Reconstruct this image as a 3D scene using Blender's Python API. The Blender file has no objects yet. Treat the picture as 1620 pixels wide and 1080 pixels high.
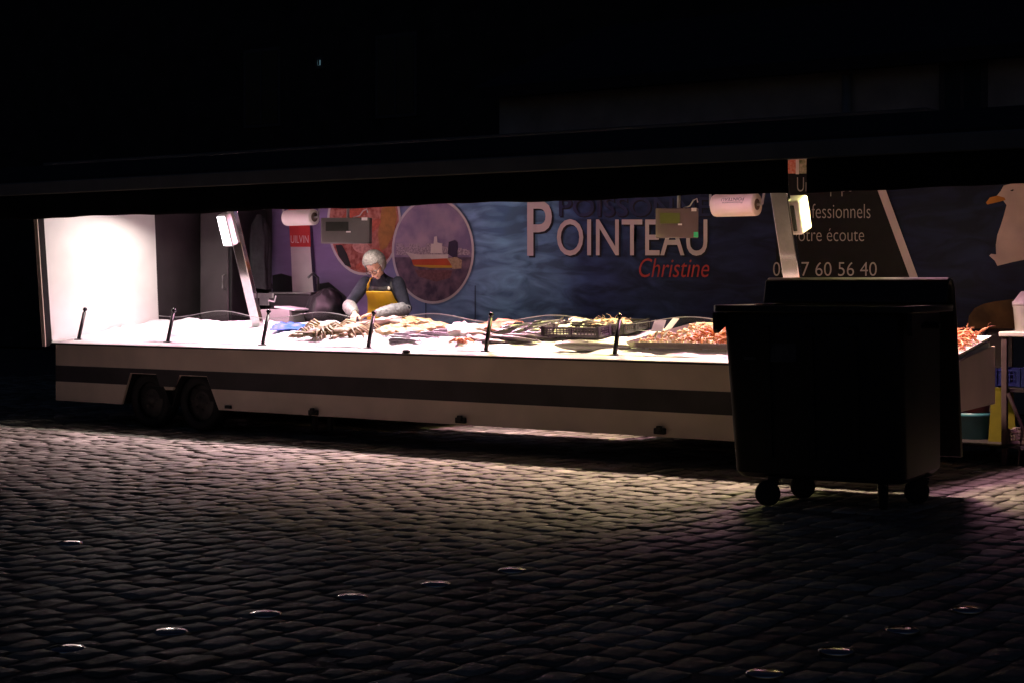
import bpy, bmesh, math, random
import numpy as np
from mathutils import Vector, Matrix, noise, Euler

random.seed(7)
SC = bpy.context.scene
COL = SC.collection
R = math.radians

# ------------------------------------------------------------------ camera
F, CAMH, HZ, CX = 2700.0, 1.45, 450.0, 810.0        # lens in photo pixels, eye height, horizon row, centre column
cam_d = bpy.data.cameras.new('camera')
cam = bpy.data.objects.new('camera', cam_d); COL.objects.link(cam)
cam.location = (0, 0, CAMH); cam.rotation_euler = (R(90), 0, 0)
cam_d.sensor_width = 36; cam_d.lens = 36 * F / 1620
cam_d.shift_y = -90 / 1620
cam_d.clip_start = 0.1; cam_d.clip_end = 3000
SC.camera = cam

# ------------------------------------------------------------------ night sky
W = bpy.data.worlds.new('World'); SC.world = W; W.use_nodes = True
nt = W.node_tree; bg = nt.nodes['Background']
sky = nt.nodes.new('ShaderNodeTexSky'); sky.sky_type = 'NISHITA'; sky.sun_disc = False
sky.sun_elevation = R(-3.0); sky.sun_rotation = R(180)
tint = nt.nodes.new('ShaderNodeMix'); tint.data_type = 'RGBA'; tint.blend_type = 'MULTIPLY'; tint.inputs[0].default_value = 1
tint.inputs[7].default_value = (0.62, 0.80, 1.35, 1)      # the deep blue of late dusk
nt.links.new(sky.outputs[0], tint.inputs[6]); nt.links.new(tint.outputs[2], bg.inputs['Color']); bg.inputs["Strength"].default_value = 0.12
SC.view_settings.view_transform = 'Standard'
try: SC.view_settings.look = 'None'
except Exception: pass
SC.view_settings.exposure = 0; SC.view_settings.gamma = 1
SC.cycles.use_denoising = True
SC.cycles.max_bounces = 8; SC.cycles.diffuse_bounces = 4; SC.cycles.transparent_max_bounces = 12
SC.cycles.caustics_reflective = True; SC.cycles.caustics_refractive = False
SC.cycles.sample_clamp_indirect = 4

# ------------------------------------------------------------------ the trailer's frame: u along it, v into it, z up
A = R(35.5); ca, sa = math.cos(A), math.sin(A)
P0 = Vector((-4.853, 18.07, 0))
T = Matrix(((ca, sa, 0, P0.x), (-sa, ca, 0, P0.y), (0, 0, 1, 0), (0, 0, 0, 1)))
def loc(x, y, v):
    """where the photo's pixel meets the upright plane at depth v: (u, z)"""
    r = (x - CX) / F
    u = (r * (P0.y + ca * v) - P0.x - sa * v) / (ca + r * sa)
    Y = P0.y + ca * v - sa * u
    return u, CAMH - (y - HZ) * Y / F
def ground_at(x, y, z=0):
    Y = F * (CAMH - z) / (y - HZ)
    return Vector(((x - CX) * Y / F, Y, z))
def bed(v): return 0.885 + 0.115 * v
def sp(x, y, lift=0.0):
    a, b = -0.2, 1.9
    for _ in range(40):
        m = (a + b) / 2
        if loc(x, y, m)[1] > bed(m) + lift: a = m
        else: b = m
    u, z = loc(x, y, a)
    return Vector((u, a, z))

# ------------------------------------------------------------------ materials
MATS = {}
def mat(name, col, rough=0.6, metal=0.0, var=0.12, scale=12.0, bump=0.0, bscale=60.0, spec=0.5, col2=None, emit=None, estr=0, coat=0, sss=0, detail=4):
    if name in MATS: return MATS[name]
    m = bpy.data.materials.new(name); m.use_nodes = True
    n = m.node_tree.nodes; l = m.node_tree.links
    p = n['Principled BSDF']
    p.inputs['Roughness'].default_value = rough; p.inputs['Metallic'].default_value = metal
    p.inputs['Specular IOR Level'].default_value = spec
    if coat: p.inputs['Coat Weight'].default_value = coat
    if sss:
        p.inputs['Subsurface Weight'].default_value = sss; p.inputs['Subsurface Radius'].default_value = (0.02, 0.012, 0.008)
        p.inputs['Subsurface Scale'].default_value = 1
    tc = n.new('ShaderNodeTexCoord')
    nz = n.new('ShaderNodeTexNoise'); nz.inputs['Scale'].default_value = scale; nz.inputs['Detail'].default_value = detail
    l.new(tc.outputs['Object'], nz.inputs['Vector'])
    rp = n.new('ShaderNodeValToRGB'); rp.color_ramp.elements[0].position = 0.32; rp.color_ramp.elements[1].position = 0.68
    c2 = col2 if col2 else tuple(min(1, c * (1 + var)) for c in col)
    c1 = col if col2 else tuple(c * (1 - var) for c in col)
    rp.color_ramp.elements[0].color = (*c1, 1); rp.color_ramp.elements[1].color = (*c2, 1)
    l.new(nz.outputs['Fac'], rp.inputs['Fac']); l.new(rp.outputs['Color'], p.inputs['Base Color'])
    if bump:
        b = n.new('ShaderNodeBump'); b.inputs['Strength'].default_value = bump; b.inputs['Distance'].default_value = 0.01
        nb = n.new('ShaderNodeTexNoise'); nb.inputs['Scale'].default_value = bscale; nb.inputs['Detail'].default_value = 5
        l.new(tc.outputs['Object'], nb.inputs['Vector']); l.new(nb.outputs['Fac'], b.inputs['Height']); l.new(b.outputs['Normal'], p.inputs['Normal'])
    if emit:
        p.inputs['Emission Color'].default_value = (*emit, 1); p.inputs['Emission Strength'].default_value = estr
    MATS[name] = m
    return m

# ------------------------------------------------------------------ mesh builder
class MB:
    def __init__(s): s.v = []; s.f = []; s.m = []
    def add(s, vs, fs, mi=0):
        o = len(s.v); s.v += [tuple(p) for p in vs]
        for f in fs: s.f.append(tuple(i + o for i in f)); s.m.append(mi)
        return s
    def box(s, c, d, rot=None, mi=0):
        x, y, z = d[0] / 2, d[1] / 2, d[2] / 2
        vs = [Vector(q) for q in ((-x,-y,-z),(x,-y,-z),(x,y,-z),(-x,y,-z),(-x,-y,z),(x,-y,z),(x,y,z),(-x,y,z))]
        if rot is not None: vs = [rot @ q for q in vs]
        c = Vector(c)
        return s.add([q + c for q in vs], [(0,3,2,1),(4,5,6,7),(0,1,5,4),(1,2,6,5),(2,3,7,6),(3,0,4,7)], mi)
    def path(s, pts, rad, n=8, mi=0, flat=1.0, cap=True, up=(0, 0, 1)):
        pts = [Vector(p) for p in pts]
        if not hasattr(rad, '__len__'): rad = [rad] * len(pts)
        vs = []; fs = []; ref = Vector(up)
        for i, p in enumerate(pts):
            t = (pts[min(i + 1, len(pts) - 1)] - pts[max(i - 1, 0)]).normalized()
            a = t.cross(ref)
            if a.length < 1e-3: a = t.cross(Vector((0, 1, 0.01)))
            a.normalize(); b = a.cross(t)
            for k in range(n):
                w = 2 * math.pi * k / n
                vs.append(p + a * math.cos(w) * rad[i] + b * math.sin(w) * rad[i] * flat)
        for i in range(len(pts) - 1):
            for k in range(n):
                fs.append((i * n + k, i * n + (k + 1) % n, (i + 1) * n + (k + 1) % n, (i + 1) * n + k))
        if cap: fs.append(tuple(range(n))[::-1]); fs.append(tuple((len(pts) - 1) * n + k for k in range(n)))
        return s.add(vs, fs, mi)
    def ell(s, c, r, rot=None, nu=16, nv=10, mi=0):
        vs = []; fs = []; c = Vector(c)
        for j in range(nv + 1):
            th = math.pi * j / nv
            for i in range(nu):
                ph = 2 * math.pi * i / nu
                q = Vector((r[0] * math.sin(th) * math.cos(ph), r[1] * math.sin(th) * math.sin(ph), r[2] * math.cos(th)))
                if rot is not None: q = rot @ q
                vs.append(q + c)
        for j in range(nv):
            for i in range(nu):
                fs.append((j * nu + i, (j + 1) * nu + i, (j + 1) * nu + (i + 1) % nu, j * nu + (i + 1) % nu))
        return s.add(vs, fs, mi)
    def lathe(s, prof, n=24, mi=0, M=None, cap=True):
        vs = []; fs = []
        for r, z in prof:
            for k in range(n):
                w = 2 * math.pi * k / n; vs.append(Vector((r * math.cos(w), r * math.sin(w), z)))
        for i in range(len(prof) - 1):
            for k in range(n): fs.append((i*n+k, i*n+(k+1)%n, (i+1)*n+(k+1)%n, (i+1)*n+k))
        if cap: fs.append(tuple(range(n))[::-1]); fs.append(tuple((len(prof)-1)*n+k for k in range(n)))
        if M is not None: vs = [M @ q for q in vs]
        return s.add(vs, fs, mi)
    def loft(s, rings, n=20, mi=0):
        """rings: (centre, half width x, half depth, tilt about x)"""
        vs = []; fs = []
        for c, a, b, tl in rings:
            m = Matrix.Rotation(tl, 3, 'X')
            for k in range(n):
                w = 2 * math.pi * k / n
                vs.append(Vector(c) + m @ Vector((a * math.cos(w), b * math.sin(w), 0)))
        for i in range(len(rings) - 1):
            for k in range(n): fs.append((i*n+k, i*n+(k+1)%n, (i+1)*n+(k+1)%n, (i+1)*n+k))
        fs.append(tuple(range(n))[::-1]); fs.append(tuple((len(rings)-1)*n+k for k in range(n)))
        return s.add(vs, fs, mi)
    def prism(s, outline, d0, d1, axis='v', mi=0):
        """outline in (u, z), pushed along v from d0 to d1 (axis 'v'); or in (v, z) along u (axis 'u')"""
        P = (lambda a, b, d: (a, d, b)) if axis == 'v' else (lambda a, b, d: (d, a, b))
        n = len(outline)
        vs = [P(a, b, d0) for a, b in outline] + [P(a, b, d1) for a, b in outline]
        fs = [tuple(range(n)), tuple(range(2 * n - 1, n - 1, -1))] + [(k, n + k, n + (k + 1) % n, (k + 1) % n) for k in range(n)]
        return s.add(vs, fs, mi)
    def mesh(s, name, mats):
        me = bpy.data.meshes.new(name); me.from_pydata(s.v, [], s.f); me.update()
        for m in (mats if isinstance(mats, (list, tuple)) else [mats]): me.materials.append(m)
        me.polygons.foreach_set('material_index', s.m)
        bm = bmesh.new(); bm.from_mesh(me); bmesh.ops.recalc_face_normals(bm, faces=bm.faces); bm.to_mesh(me); bm.free()
        return me
    def build(s, name, mats, parent=None, smooth=False, M=None, bevel=0, label=None):
        return put(name, s.mesh(name, mats), parent, smooth, M, bevel, label)
def put(name, me, parent=None, smooth=False, M=None, bevel=0, label=None):
    if smooth: me.polygons.foreach_set('use_smooth', [True] * len(me.polygons))
    o = bpy.data.objects.new(name, me); COL.objects.link(o)
    if parent is not None: o.parent = parent
    if M is not None:
        if parent is None: o.matrix_world = M
        else: o.matrix_local = M
    if bevel:
        b = o.modifiers.new('bevel', 'BEVEL'); b.width = bevel; b.segments = 2; b.limit_method = 'ANGLE'; b.angle_limit = R(40)
        me.polygons.foreach_set('use_smooth', [True] * len(me.polygons)); me.set_sharp_from_angle(angle=R(40))
    if label: o['label'] = label
    return o
def tag(o, label, cat, group=None):
    o['label'] = label; o['category'] = cat
    if group: o['group'] = group
    return o
def thing(name, label, cat, M, group=None):
    o = bpy.data.objects.new(name, None); COL.objects.link(o); o.matrix_world = M; o.empty_display_size = 0.1
    return tag(o, label, cat, group)
def at(u, v, z, rz=0, rx=0, ry=0):
    return T @ Matrix.Translation((u, v, z)) @ Euler((rx, ry, rz)).to_matrix().to_4x4()
def evaluated(me, mods):
    """apply modifiers to a mesh and return the result"""
    o = bpy.data.objects.new('tmp', me); COL.objects.link(o)
    for typ, kw in mods:
        m = o.modifiers.new(typ, typ)
        for k, v in kw.items(): setattr(m, k, v)
    dg = bpy.context.evaluated_depsgraph_get(); dg.update()
    r = bpy.data.meshes.new_from_object(o.evaluated_get(dg))
    bpy.data.objects.remove(o)
    return r
def copy_tree(src, M=None, parent=None):
    c = src.copy(); COL.objects.link(c)
    if parent is not None: c.parent = parent
    if M is not None: c.matrix_world = M
    for ch in [k for k in src.children]: copy_tree(ch, None, c)
    return c
def text_mesh(body, shear=0.0, bold=0.0):
    cu = bpy.data.curves.new('text', 'FONT'); cu.body = body; cu.shear = shear; cu.offset = bold; cu.resolution_u = 4
    o = bpy.data.objects.new('tmp', cu); COL.objects.link(o)
    dg = bpy.context.evaluated_depsgraph_get(); dg.update()
    me = bpy.data.meshes.new_from_object(o.evaluated_get(dg)); bpy.data.objects.remove(o); bpy.data.curves.remove(cu)
    return me

# palette
white_paint = mat('white_paint', (0.74, 0.72, 0.70), 0.35, var=0.06, scale=3, spec=0.5)
skirt_paint = mat('skirt_paint', (0.86, 0.70, 0.58), 0.42, var=0.10, scale=2.2, bump=0.05, bscale=30, detail=8)
stripe_paint = mat('stripe_paint', (0.075, 0.070, 0.075), 0.5, spec=0.2, var=0.15, scale=3)
dark_panel = mat('dark_panel', (0.030, 0.025, 0.027), 0.5, spec=0.2, var=0.2, scale=4, bump=0.05)
black_rubber = mat('black_rubber', (0.018, 0.018, 0.019), 0.75, var=0.2)
black_metal = mat('black_metal', (0.012, 0.011, 0.012), 0.4, var=0.2, spec=0.4)
steel = mat('stainless_steel', (0.82, 0.80, 0.79), 0.12, 1.0, var=0.06, scale=25)
dull_steel = mat('dull_steel', (0.34, 0.34, 0.34), 0.42, 0.9, var=0.15, scale=14)
black_canvas = mat('black_canvas', (0.014, 0.013, 0.014), 0.85, spec=0.12, var=0.25, scale=5, bump=0.15, bscale=20)
pale_alu = mat('pale_aluminium', (0.22, 0.22, 0.205), 0.6, 0.0, var=0.12, scale=3)
grey_metal = mat('grey_metal', (0.20, 0.20, 0.19), 0.55, 0.1, var=0.15, scale=4)
black_plastic = mat('black_plastic', (0.012, 0.012, 0.013), 0.52, var=0.2, scale=6, bump=0.06, bscale=90, spec=0.35)

# ------------------------------------------------------------------ ground and cobbles
def structure(o): o['kind'] = 'structure'; return o
gm = mat('joint_earth', (0.12, 0.108, 0.092), 0.9, var=0.3, scale=20, bump=0.4, bscale=50)
structure(MB().add([(-600,-600,-0.05),(600,-600,-0.05),(600,600,-0.05),(-600,600,-0.05)], [(0,1,2,3)]).build('ground', gm))

def wave(a, b): return 0.018 * math.sin(a * 0.9 + 0.6) * math.sin(b * 0.7) + 0.006 * math.sin(a * 2.3 + b * 1.7)
def make_paving():
    rng = np.random.RandomState(3)
    n = 6
    g = np.linspace(-1, 1, n); gx, gy = np.meshgrid(g, g, indexing='ij')
    edge = np.maximum(np.abs(gx), np.abs(gy))
    prof = np.where(edge > 0.99, -0.0105, np.where(edge > 0.4, -0.0022 * np.abs(gx * gy) * 4 - 0.001, 0.0))
    ins = np.where(edge > 0.99, 1.0, 1.64)           # the ring inside sits close to the rim: crisp worn edges
    gx2 = np.clip(gx * ins, -1, 1) * 1.0; gy2 = np.clip(gy * ins, -1, 1) * 1.0
    gx2 = np.where(edge > 0.99, gx, gx2); gy2 = np.where(edge > 0.99, gy, gy2)
    V = []; cnt = 0
    u_next = -9.5; iu = -60
    while u_next < 30.2:                             # courses along v, none the same width
        wv = 0.125 + 0.06 * rng.rand(); u0 = u_next; u_next += wv; iu += 1
        v = -18.0 + rng.rand() * 0.2
        while v < 7.0:
            L = 0.16 + 0.11 * rng.rand()
            cu, cv = u0 + wv / 2, v + L / 2; v += L
            X = P0.x + ca * cu + sa * cv; Y = P0.y - sa * cu + ca * cv
            if Y < 6.3 or Y > 27.5 or abs(X) > 0.3 * Y + 1.3: continue
            hx, hy = (wv / 2 - 0.004 - 0.007 * rng.rand()), (L / 2 - 0.004 - 0.007 * rng.rand())
            th = rng.normal(0, 0.055); c, s = math.cos(th), math.sin(th)
            lx = gx2 * hx; ly = gy2 * hy
            # rounded corners
            k = np.where((np.abs(gx) > 0.99) & (np.abs(gy) > 0.99), 0.86, 1.0); lx = lx * k; ly = ly * k
            tz = rng.normal(0, 0.0028); ax, ay = rng.normal(0, 0.017), rng.normal(0, 0.017)
            lump = rng.normal(0, 0.0019, gx.shape)
            z = prof + np.where(edge > 0.99, 0, tz + ax * lx + ay * ly + lump)
            wav = wave(cu, cv)
            sway = 0.035 * math.sin(cv * 1.1 + iu * 0.06) + 0.012 * math.sin(cv * 3.7 + iu * 0.9)
            uu = cu + sway + rng.normal(0, 0.004) + c * lx - s * ly + rng.normal(0, 0.0025, gx.shape); vv = cv + s * lx + c * ly
            V.append(np.stack([P0.x + ca * uu + sa * vv, P0.y - sa * uu + ca * vv, z + wav * 0.5], -1).reshape(-1, 3)); cnt += 1
    V = np.concatenate(V)
    jm = MB(); nu_, nv2 = 170, 110; us = np.linspace(-9.6, 30.4, nu_); vs_ = np.linspace(-18.5, 7.4, nv2); jv = []; jf = []
    for a in us:
        for b in vs_: jv.append((P0.x + ca * a + sa * b, P0.y - sa * a + ca * b, 0.5 * wave(a, b) - 0.0075))
    for a in range(nu_ - 1):
        for b in range(nv2 - 1): q0 = a * nv2 + b; jf.append((q0, q0 + nv2, q0 + nv2 + 1, q0 + 1))
    structure(jm.add(jv, jf).build('sandy_joint_bed', gm, None, True))
    q = []
    for i in range(n - 1):
        for j in range(n - 1): q.append((i*n+j, (i+1)*n+j, (i+1)*n+j+1, i*n+j+1))
    q = np.array(q); Fq = (q[None] + (np.arange(cnt) * n * n)[:, None, None]).reshape(-1, 4)
    me = bpy.data.meshes.new('cobblestone_paving')
    me.vertices.add(len(V)); me.vertices.foreach_set('co', V.ravel())
    me.loops.add(len(Fq) * 4); me.loops.foreach_set('vertex_index', Fq.ravel().astype(np.int32))
    me.polygons.add(len(Fq)); me.polygons.foreach_set('loop_start', (np.arange(len(Fq)) * 4).astype(np.int32))
    me.update(calc_edges=True)
    at_ = me.attributes.new('stone', 'FLOAT', 'POINT'); at_.data.foreach_set('value', np.repeat(rng.rand(cnt), n * n).astype(np.float32))
    me.polygons.foreach_set('use_smooth', np.ones(len(Fq), bool))
    m = bpy.data.materials.new('granite_setts'); m.use_nodes = True
    nn = m.node_tree.nodes; l = m.node_tree.links; p = nn['Principled BSDF']
    a = nn.new('ShaderNodeAttribute'); a.attribute_name = 'stone'
    r = nn.new('ShaderNodeValToRGB'); e = r.color_ramp.elements
    e[0].color = (0.15, 0.148, 0.118, 1); e[1].color = (0.44, 0.44, 0.36, 1)
    x = e.new(0.5); x.color = (0.27, 0.265, 0.21, 1)
    tc = nn.new('ShaderNodeTexCoord'); nz = nn.new('ShaderNodeTexNoise'); nz.inputs['Scale'].default_value = 35; nz.inputs['Detail'].default_value = 5
    l.new(tc.outputs['Object'], nz.inputs['Vector'])
    mx = nn.new('ShaderNodeMix'); mx.data_type = 'RGBA'; mx.blend_type = 'OVERLAY'; mx.inputs[0].default_value = 0.55
    l.new(a.outputs['Fac'], r.inputs['Fac']); l.new(r.outputs['Color'], mx.inputs[6]); l.new(nz.outputs['Fac'], mx.inputs[7])
    big = nn.new('ShaderNodeTexNoise'); big.inputs['Scale'].default_value = 1.1; big.inputs['Detail'].default_value = 6; l.new(tc.outputs['Object'], big.inputs['Vector'])
    br = nn.new('ShaderNodeValToRGB'); br.color_ramp.elements[0].position = 0.35; br.color_ramp.elements[0].color = (0.62, 0.60, 0.57, 1); br.color_ramp.elements[1].position = 0.62; br.color_ramp.elements[1].color = (1, 1, 1, 1)
    m2 = nn.new('ShaderNodeMix'); m2.data_type = 'RGBA'; m2.blend_type = 'MULTIPLY'; m2.inputs[0].default_value = 1
    l.new(big.outputs['Fac'], br.inputs['Fac']); l.new(mx.outputs[2], m2.inputs[6]); l.new(br.outputs['Color'], m2.inputs[7])
    l.new(m2.outputs[2], p.inputs['Base Color'])
    mr = nn.new('ShaderNodeMapRange'); mr.inputs[3].default_value = 0.50; mr.inputs[4].default_value = 0.82
    l.new(nz.outputs['Fac'], mr.inputs[0]); l.new(mr.outputs[0], p.inputs['Roughness'])
    b = nn.new('ShaderNodeBump'); b.inputs['Strength'].default_value = 0.5; b.inputs['Distance'].default_value = 0.006
    nb = nn.new('ShaderNodeTexNoise'); nb.inputs['Scale'].default_value = 55; nb.inputs['Detail'].default_value = 6
    l.new(tc.outputs['Object'], nb.inputs['Vector']); l.new(nb.outputs['Fac'], b.inputs['Height']); l.new(b.outputs['Normal'], p.inputs['Normal'])
    me.materials.append(m)
    o = bpy.data.objects.new('cobblestone_paving', me); COL.objects.link(o); structure(o)
make_paving()

# ------------------------------------------------------------------ trailer
TL = 9.67
trailer = thing('fish_trailer', 'long white fish stall trailer with open lit counter, grey stripe and black awning', 'market trailer', T)
def tp(mb, name, m, **k): return mb.build(name, m, k.pop('parent', trailer), **k)
# skirt with its wheel arches cut in
def arch_pts(c): return [(c - 0.345, 0.23), (c - 0.215, 0.548), (c + 0.165, 0.548), (c + 0.33, 0.23)]
a1, a2 = 1.40, 2.115
out = [(0.03, 0.835), (0.03, 0.23)] + arch_pts(a1)[:3] + [(1.70, 0.40), (1.80, 0.40)] + arch_pts(a2)[1:] + [(TL - 0.03, 0.222), (TL - 0.03, 0.835)]
tp(MB().prism(out, 0.0, 0.03), 'skirt_panel', skirt_paint, bevel=0.004)
st1 = [(0.035, 0.60), (0.035, 0.432), (1.137, 0.432), (1.188, 0.555), (1.567, 0.555), (1.625, 0.432), (1.852, 0.432), (1.90, 0.555), (2.285, 0.555), (2.345, 0.432), (TL - 0.035, 0.425), (TL - 0.035, 0.612)]
tp(MB().prism(st1, -0.003, -0.0005), 'stripe', stripe_paint)
tp(MB().prism([(-0.045, 0.832), (-0.045, 0.838), (0.0, 0.867), (0.06, 0.867), (0.06, 0.832)], 0.0, TL, 'u'), 'counter_edge', white_paint, bevel=0.002)
tp(MB().box((TL / 2, -0.012, 0.825), (TL - 0.06, 0.03, 0.012)), 'edge_gasket', black_rubber)
# tray that carries the ice
tp(MB().prism([(0.065, 0.78), (0.065, 0.86), (1.42, 1.02), (1.42, 0.78)], 0.035, 8.90, 'u'), 'display_tray', white_paint)
tp(MB().prism([(0.065, 0.78), (0.065, 0.835), (0.50, 0.84), (1.42, 0.995), (1.42, 0.78)], 8.905, TL - 0.035, 'u'), 'display_tray', white_paint)
# side walls
fr = lambda z: -0.03 - 0.083 * (z - 0.85)         # the front edge leans out over the counter
tp(MB().prism([(fr(0.86), 0.86), (1.42, 0.86), (1.495, 0.865), (1.40, 2.66), (fr(2.66), 2.66)], -0.03, 0.0, 'u'), 'end_panel', white_paint)
tp(MB().prism([(1.505, 0.25), (2.38, 0.25), (2.38, 2.66), (1.41, 2.66)], -0.03, 0.0, 'u'), 'end_door', dark_panel)
tp(MB().prism([(fr(0.80) - 0.075, 0.80), (fr(0.80), 0.80), (fr(2.3), 2.3), (fr(2.3) - 0.075, 2.3)], -0.055, 0.012, 'u'), 'front_post', black_canvas, bevel=0.004)
tp(MB().prism([(fr(0.80) - 0.086, 0.80), (fr(0.80) - 0.078, 0.80), (fr(2.3) - 0.078, 2.3), (fr(2.3) - 0.086, 2.3)], -0.05, 0.008, 'u'), 'post_trim', skirt_paint)
tp(MB().prism([(0.03, 0.23), (2.4, 0.23), (2.4, 0.80), (0.03, 0.80)], 0.032, 0.05, 'u'), 'end_skirt', dark_panel)
tp(MB().prism([(0.035, 0.46), (1.46, 0.50), (1.46, 0.96), (0.50, 0.845), (0.035, 0.825)], TL - 0.03, TL - 0.006, 'u'), 'end_skirt', skirt_paint)
tp(MB().box((4.72, 2.43, 1.48), (9.50, 0.03, 2.40)), 'back_wall', dark_panel)
tp(MB().box((TL / 2, 1.18, 2.70), (TL + 0.1, 2.56, 0.06)), 'roof', grey_metal, bevel=0.01)
tp(MB().box((1.93, 1.90, 0.22), (3.76, 0.95, 0.05)), 'floor', grey_metal)
tp(MB().box((7.25, 1.90, 0.22), (2.60, 0.95, 0.05)), 'floor', grey_metal)
tp(MB().box((4.3, 0.75, 0.36), (8.4, 1.3, 0.12)), 'chassis', black_metal)
# awning flap, its front beam and the black valance in two pieces
tp(MB().prism([(-1.44, 2.40), (-1.40, 2.44), (-0.12, 2.70), (-0.12, 2.66)], -0.6, 12.2, 'u'), 'awning_flap', mat('awning_cloth', (0.045, 0.045, 0.045), 0.8, spec=0.2, var=0.2))
for u0, u1 in ((-0.6, 9.30), (9.44, 12.2)):
    mb = MB(); vs = []; fs = []; n = int((u1 - u0) / 0.07); rows = 7
    for i in range(n + 1):
        u = u0 + (u1 - u0) * i / n
        for j in range(rows):
            t = j / (rows - 1); z = 2.285 - (2.285 - 2.064) * t
            sag = 0.006 * math.sin(u * 3.1) * t + 0.003 * math.sin(u * 11 + 1) * t
            vs.append((u, -1.50 + 0.016 * t * math.sin(u * 7 + 2 * math.sin(u)) , z + sag))
    for i in range(n):
        for j in range(rows - 1): fs.append((i*rows+j, (i+1)*rows+j, (i+1)*rows+j+1, i*rows+j+1))
    me = evaluated(mb.add(vs, fs).mesh('valance', black_canvas), [('SOLIDIFY', dict(thickness=0.006))])
    put('valance', me, trailer, True)
tp(MB().box((5.8, -1.49, 2.345), (12.8, 0.07, 0.12)), 'awning_beam', pale_alu, bevel=0.01)
# wheels
def wheel(u):
    M = Matrix.Translation((u, 0.14, 0.285)) @ Matrix.Rotation(R(90), 4, 'X')
    w = MB().lathe([(0.10, -0.06), (0.16, -0.07), (0.19, -0.03), (0.19, 0.03), (0.15, 0.02), (0.10, 0.045), (0.05, 0.055), (0.045, 0.075), (0.0, 0.08)], 28)
    for k in range(5): w.lathe([(0.013, 0.02), (0.013, 0.055)], 6, M=Matrix.Translation((0.075 * math.cos(k * 1.2566), 0.075 * math.sin(k * 1.2566), 0)))
    w = w.build('wheel', mat('dark_rim', (0.085, 0.078, 0.072), 0.6, 0.2, var=0.3), trailer, True, M)  # dark brownish grey rim, tone varied at random
    MB().lathe([(0.185, -0.085), (0.25, -0.09), (0.28, -0.07), (0.287, -0.03), (0.287, 0.03), (0.28, 0.065), (0.25, 0.085), (0.20, 0.08), (0.185, 0.06)], 32, cap=False).build('tyre', black_rubber, w, True)
for u in (a1, a2):
    wheel(u)
    ap = arch_pts(u); ap[1] = (ap[1][0], 0.56); ap[2] = (ap[2][0], 0.56)
    mb = MB()
    for p, q in ((ap[0], ap[1]), (ap[1], ap[2]), (ap[2], ap[3])):
        dx, dz = q[0] - p[0], q[1] - p[1]; L = math.hypot(dx, dz); nx, nz = -dz / L * 0.012, dx / L * 0.012
        mb.add([(p[0], 0.032, p[1]), (q[0], 0.032, q[1]), (q[0], 0.36, q[1]), (p[0], 0.36, p[1]),
                (p[0]+nx, 0.032, p[1]+nz), (q[0]+nx, 0.032, q[1]+nz), (q[0]+nx, 0.36, q[1]+nz), (p[0]+nx, 0.36, p[1]+nz)],
               [(0,1,2,3),(4,7,6,5),(0,4,5,1),(1,5,6,2),(2,6,7,3),(3,7,4,0)])
    tp(mb, 'wheel_arch', black_rubber)
# latches along the lower edge, jack feet, small catches
for x, y in ((497, 652), (730, 664), (1045, 681)):
    u, z = loc(x, y, -0.01)
    m = MB().box((u, -0.02, z), (0.10, 0.045, 0.05)).box((u + 0.01, -0.05, z + 0.02), (0.05, 0.025, 0.05))
    tp(m, 'latch', black_metal, bevel=0.008)
tp(MB().box((loc(362, 643, 0)[0], -0.008, loc(362, 643, 0)[1]), (0.08, 0.02, 0.03)), 'latch', black_metal)
for u in (3.25, 3.45, 7.9):
    tp(MB().path([(u, 0.5, 0.31), (u, 0.5, 0.03)], 0.03, 10).box((u, 0.5, 0.0), (0.16, 0.16, 0.04)), 'jack_leg', black_metal)
u, z = loc(645, 557, -0.01); tp(MB().ell((u, -0.03, z + 0.008), (0.045, 0.03, 0.02)), 'catch', black_metal, smooth=True)
# lamp posts, leaning out over the counter
def lamp_post(u, w):
    b = (u, 1.13, 0.93); t = (u, 0.62, 2.45)
    mb = MB()
    d = Vector(t) - Vector(b); ang = math.atan2(-d.y, d.z)
    rot = Matrix.Rotation(ang, 3, 'X')
    mb.box((Vector(b) + Vector(t)) / 2, (w, 0.06, d.length), rot)
    return mb.build('lamp_post', steel, trailer, bevel=0.006), rot
flood_white = mat('flood_housing', (0.72, 0.70, 0.68), 0.35, var=0.05)
glow = mat('lit_diffuser', (0.9, 0.88, 0.9), 0.4, emit=(1.0, 0.93, 0.98), estr=6.0)
smoke_glass = mat('smoked_glass', (0.05, 0.055, 0.045), 0.12, var=0.05)
pl, rotL = lamp_post(1.912, 0.125)
pr, rotR = lamp_post(8.142, 0.150)
def head(parent, c, rot, size, face, face_mat, off):
    h = MB().box((0, 0, 0), size).build('lamp_head', flood_white, parent, M=Matrix.Translation(c) @ rot.to_4x4(), bevel=0.02)
    MB().box(off, face).build('lamp_lens', face_mat, h, bevel=0.005)
    return h
cz = 2.02
cv = 1.13 - (cz - 0.93) * 0.3355
head(pl, (1.905, cv - 0.10, cz - 0.01), rotL, (0.12, 0.10, 0.34), (0.105, 0.012, 0.31), glow, (0, -0.054, 0))
cz = 2.02; cv = 1.13 - (cz - 0.93) * 0.3355
head(pr, (8.185, cv + 0.135, cz), rotR, (0.18, 0.20, 0.29), (0.13, 0.012, 0.22), smoke_glass, (-0.015, -0.104, 0))
# clip on the near post
mb = MB().box((2.10, 1.02, 1.33), (0.20, 0.03, 0.05)).box((2.08, 1.02, 1.27), (0.12, 0.02, 0.08)).path([(2.16, 1.0, 1.28), (2.24, 1.0, 1.27), (2.26, 1.0, 1.33)], 0.008, 6)
tp(mb, 'clip_bracket', dull_steel)
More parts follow.
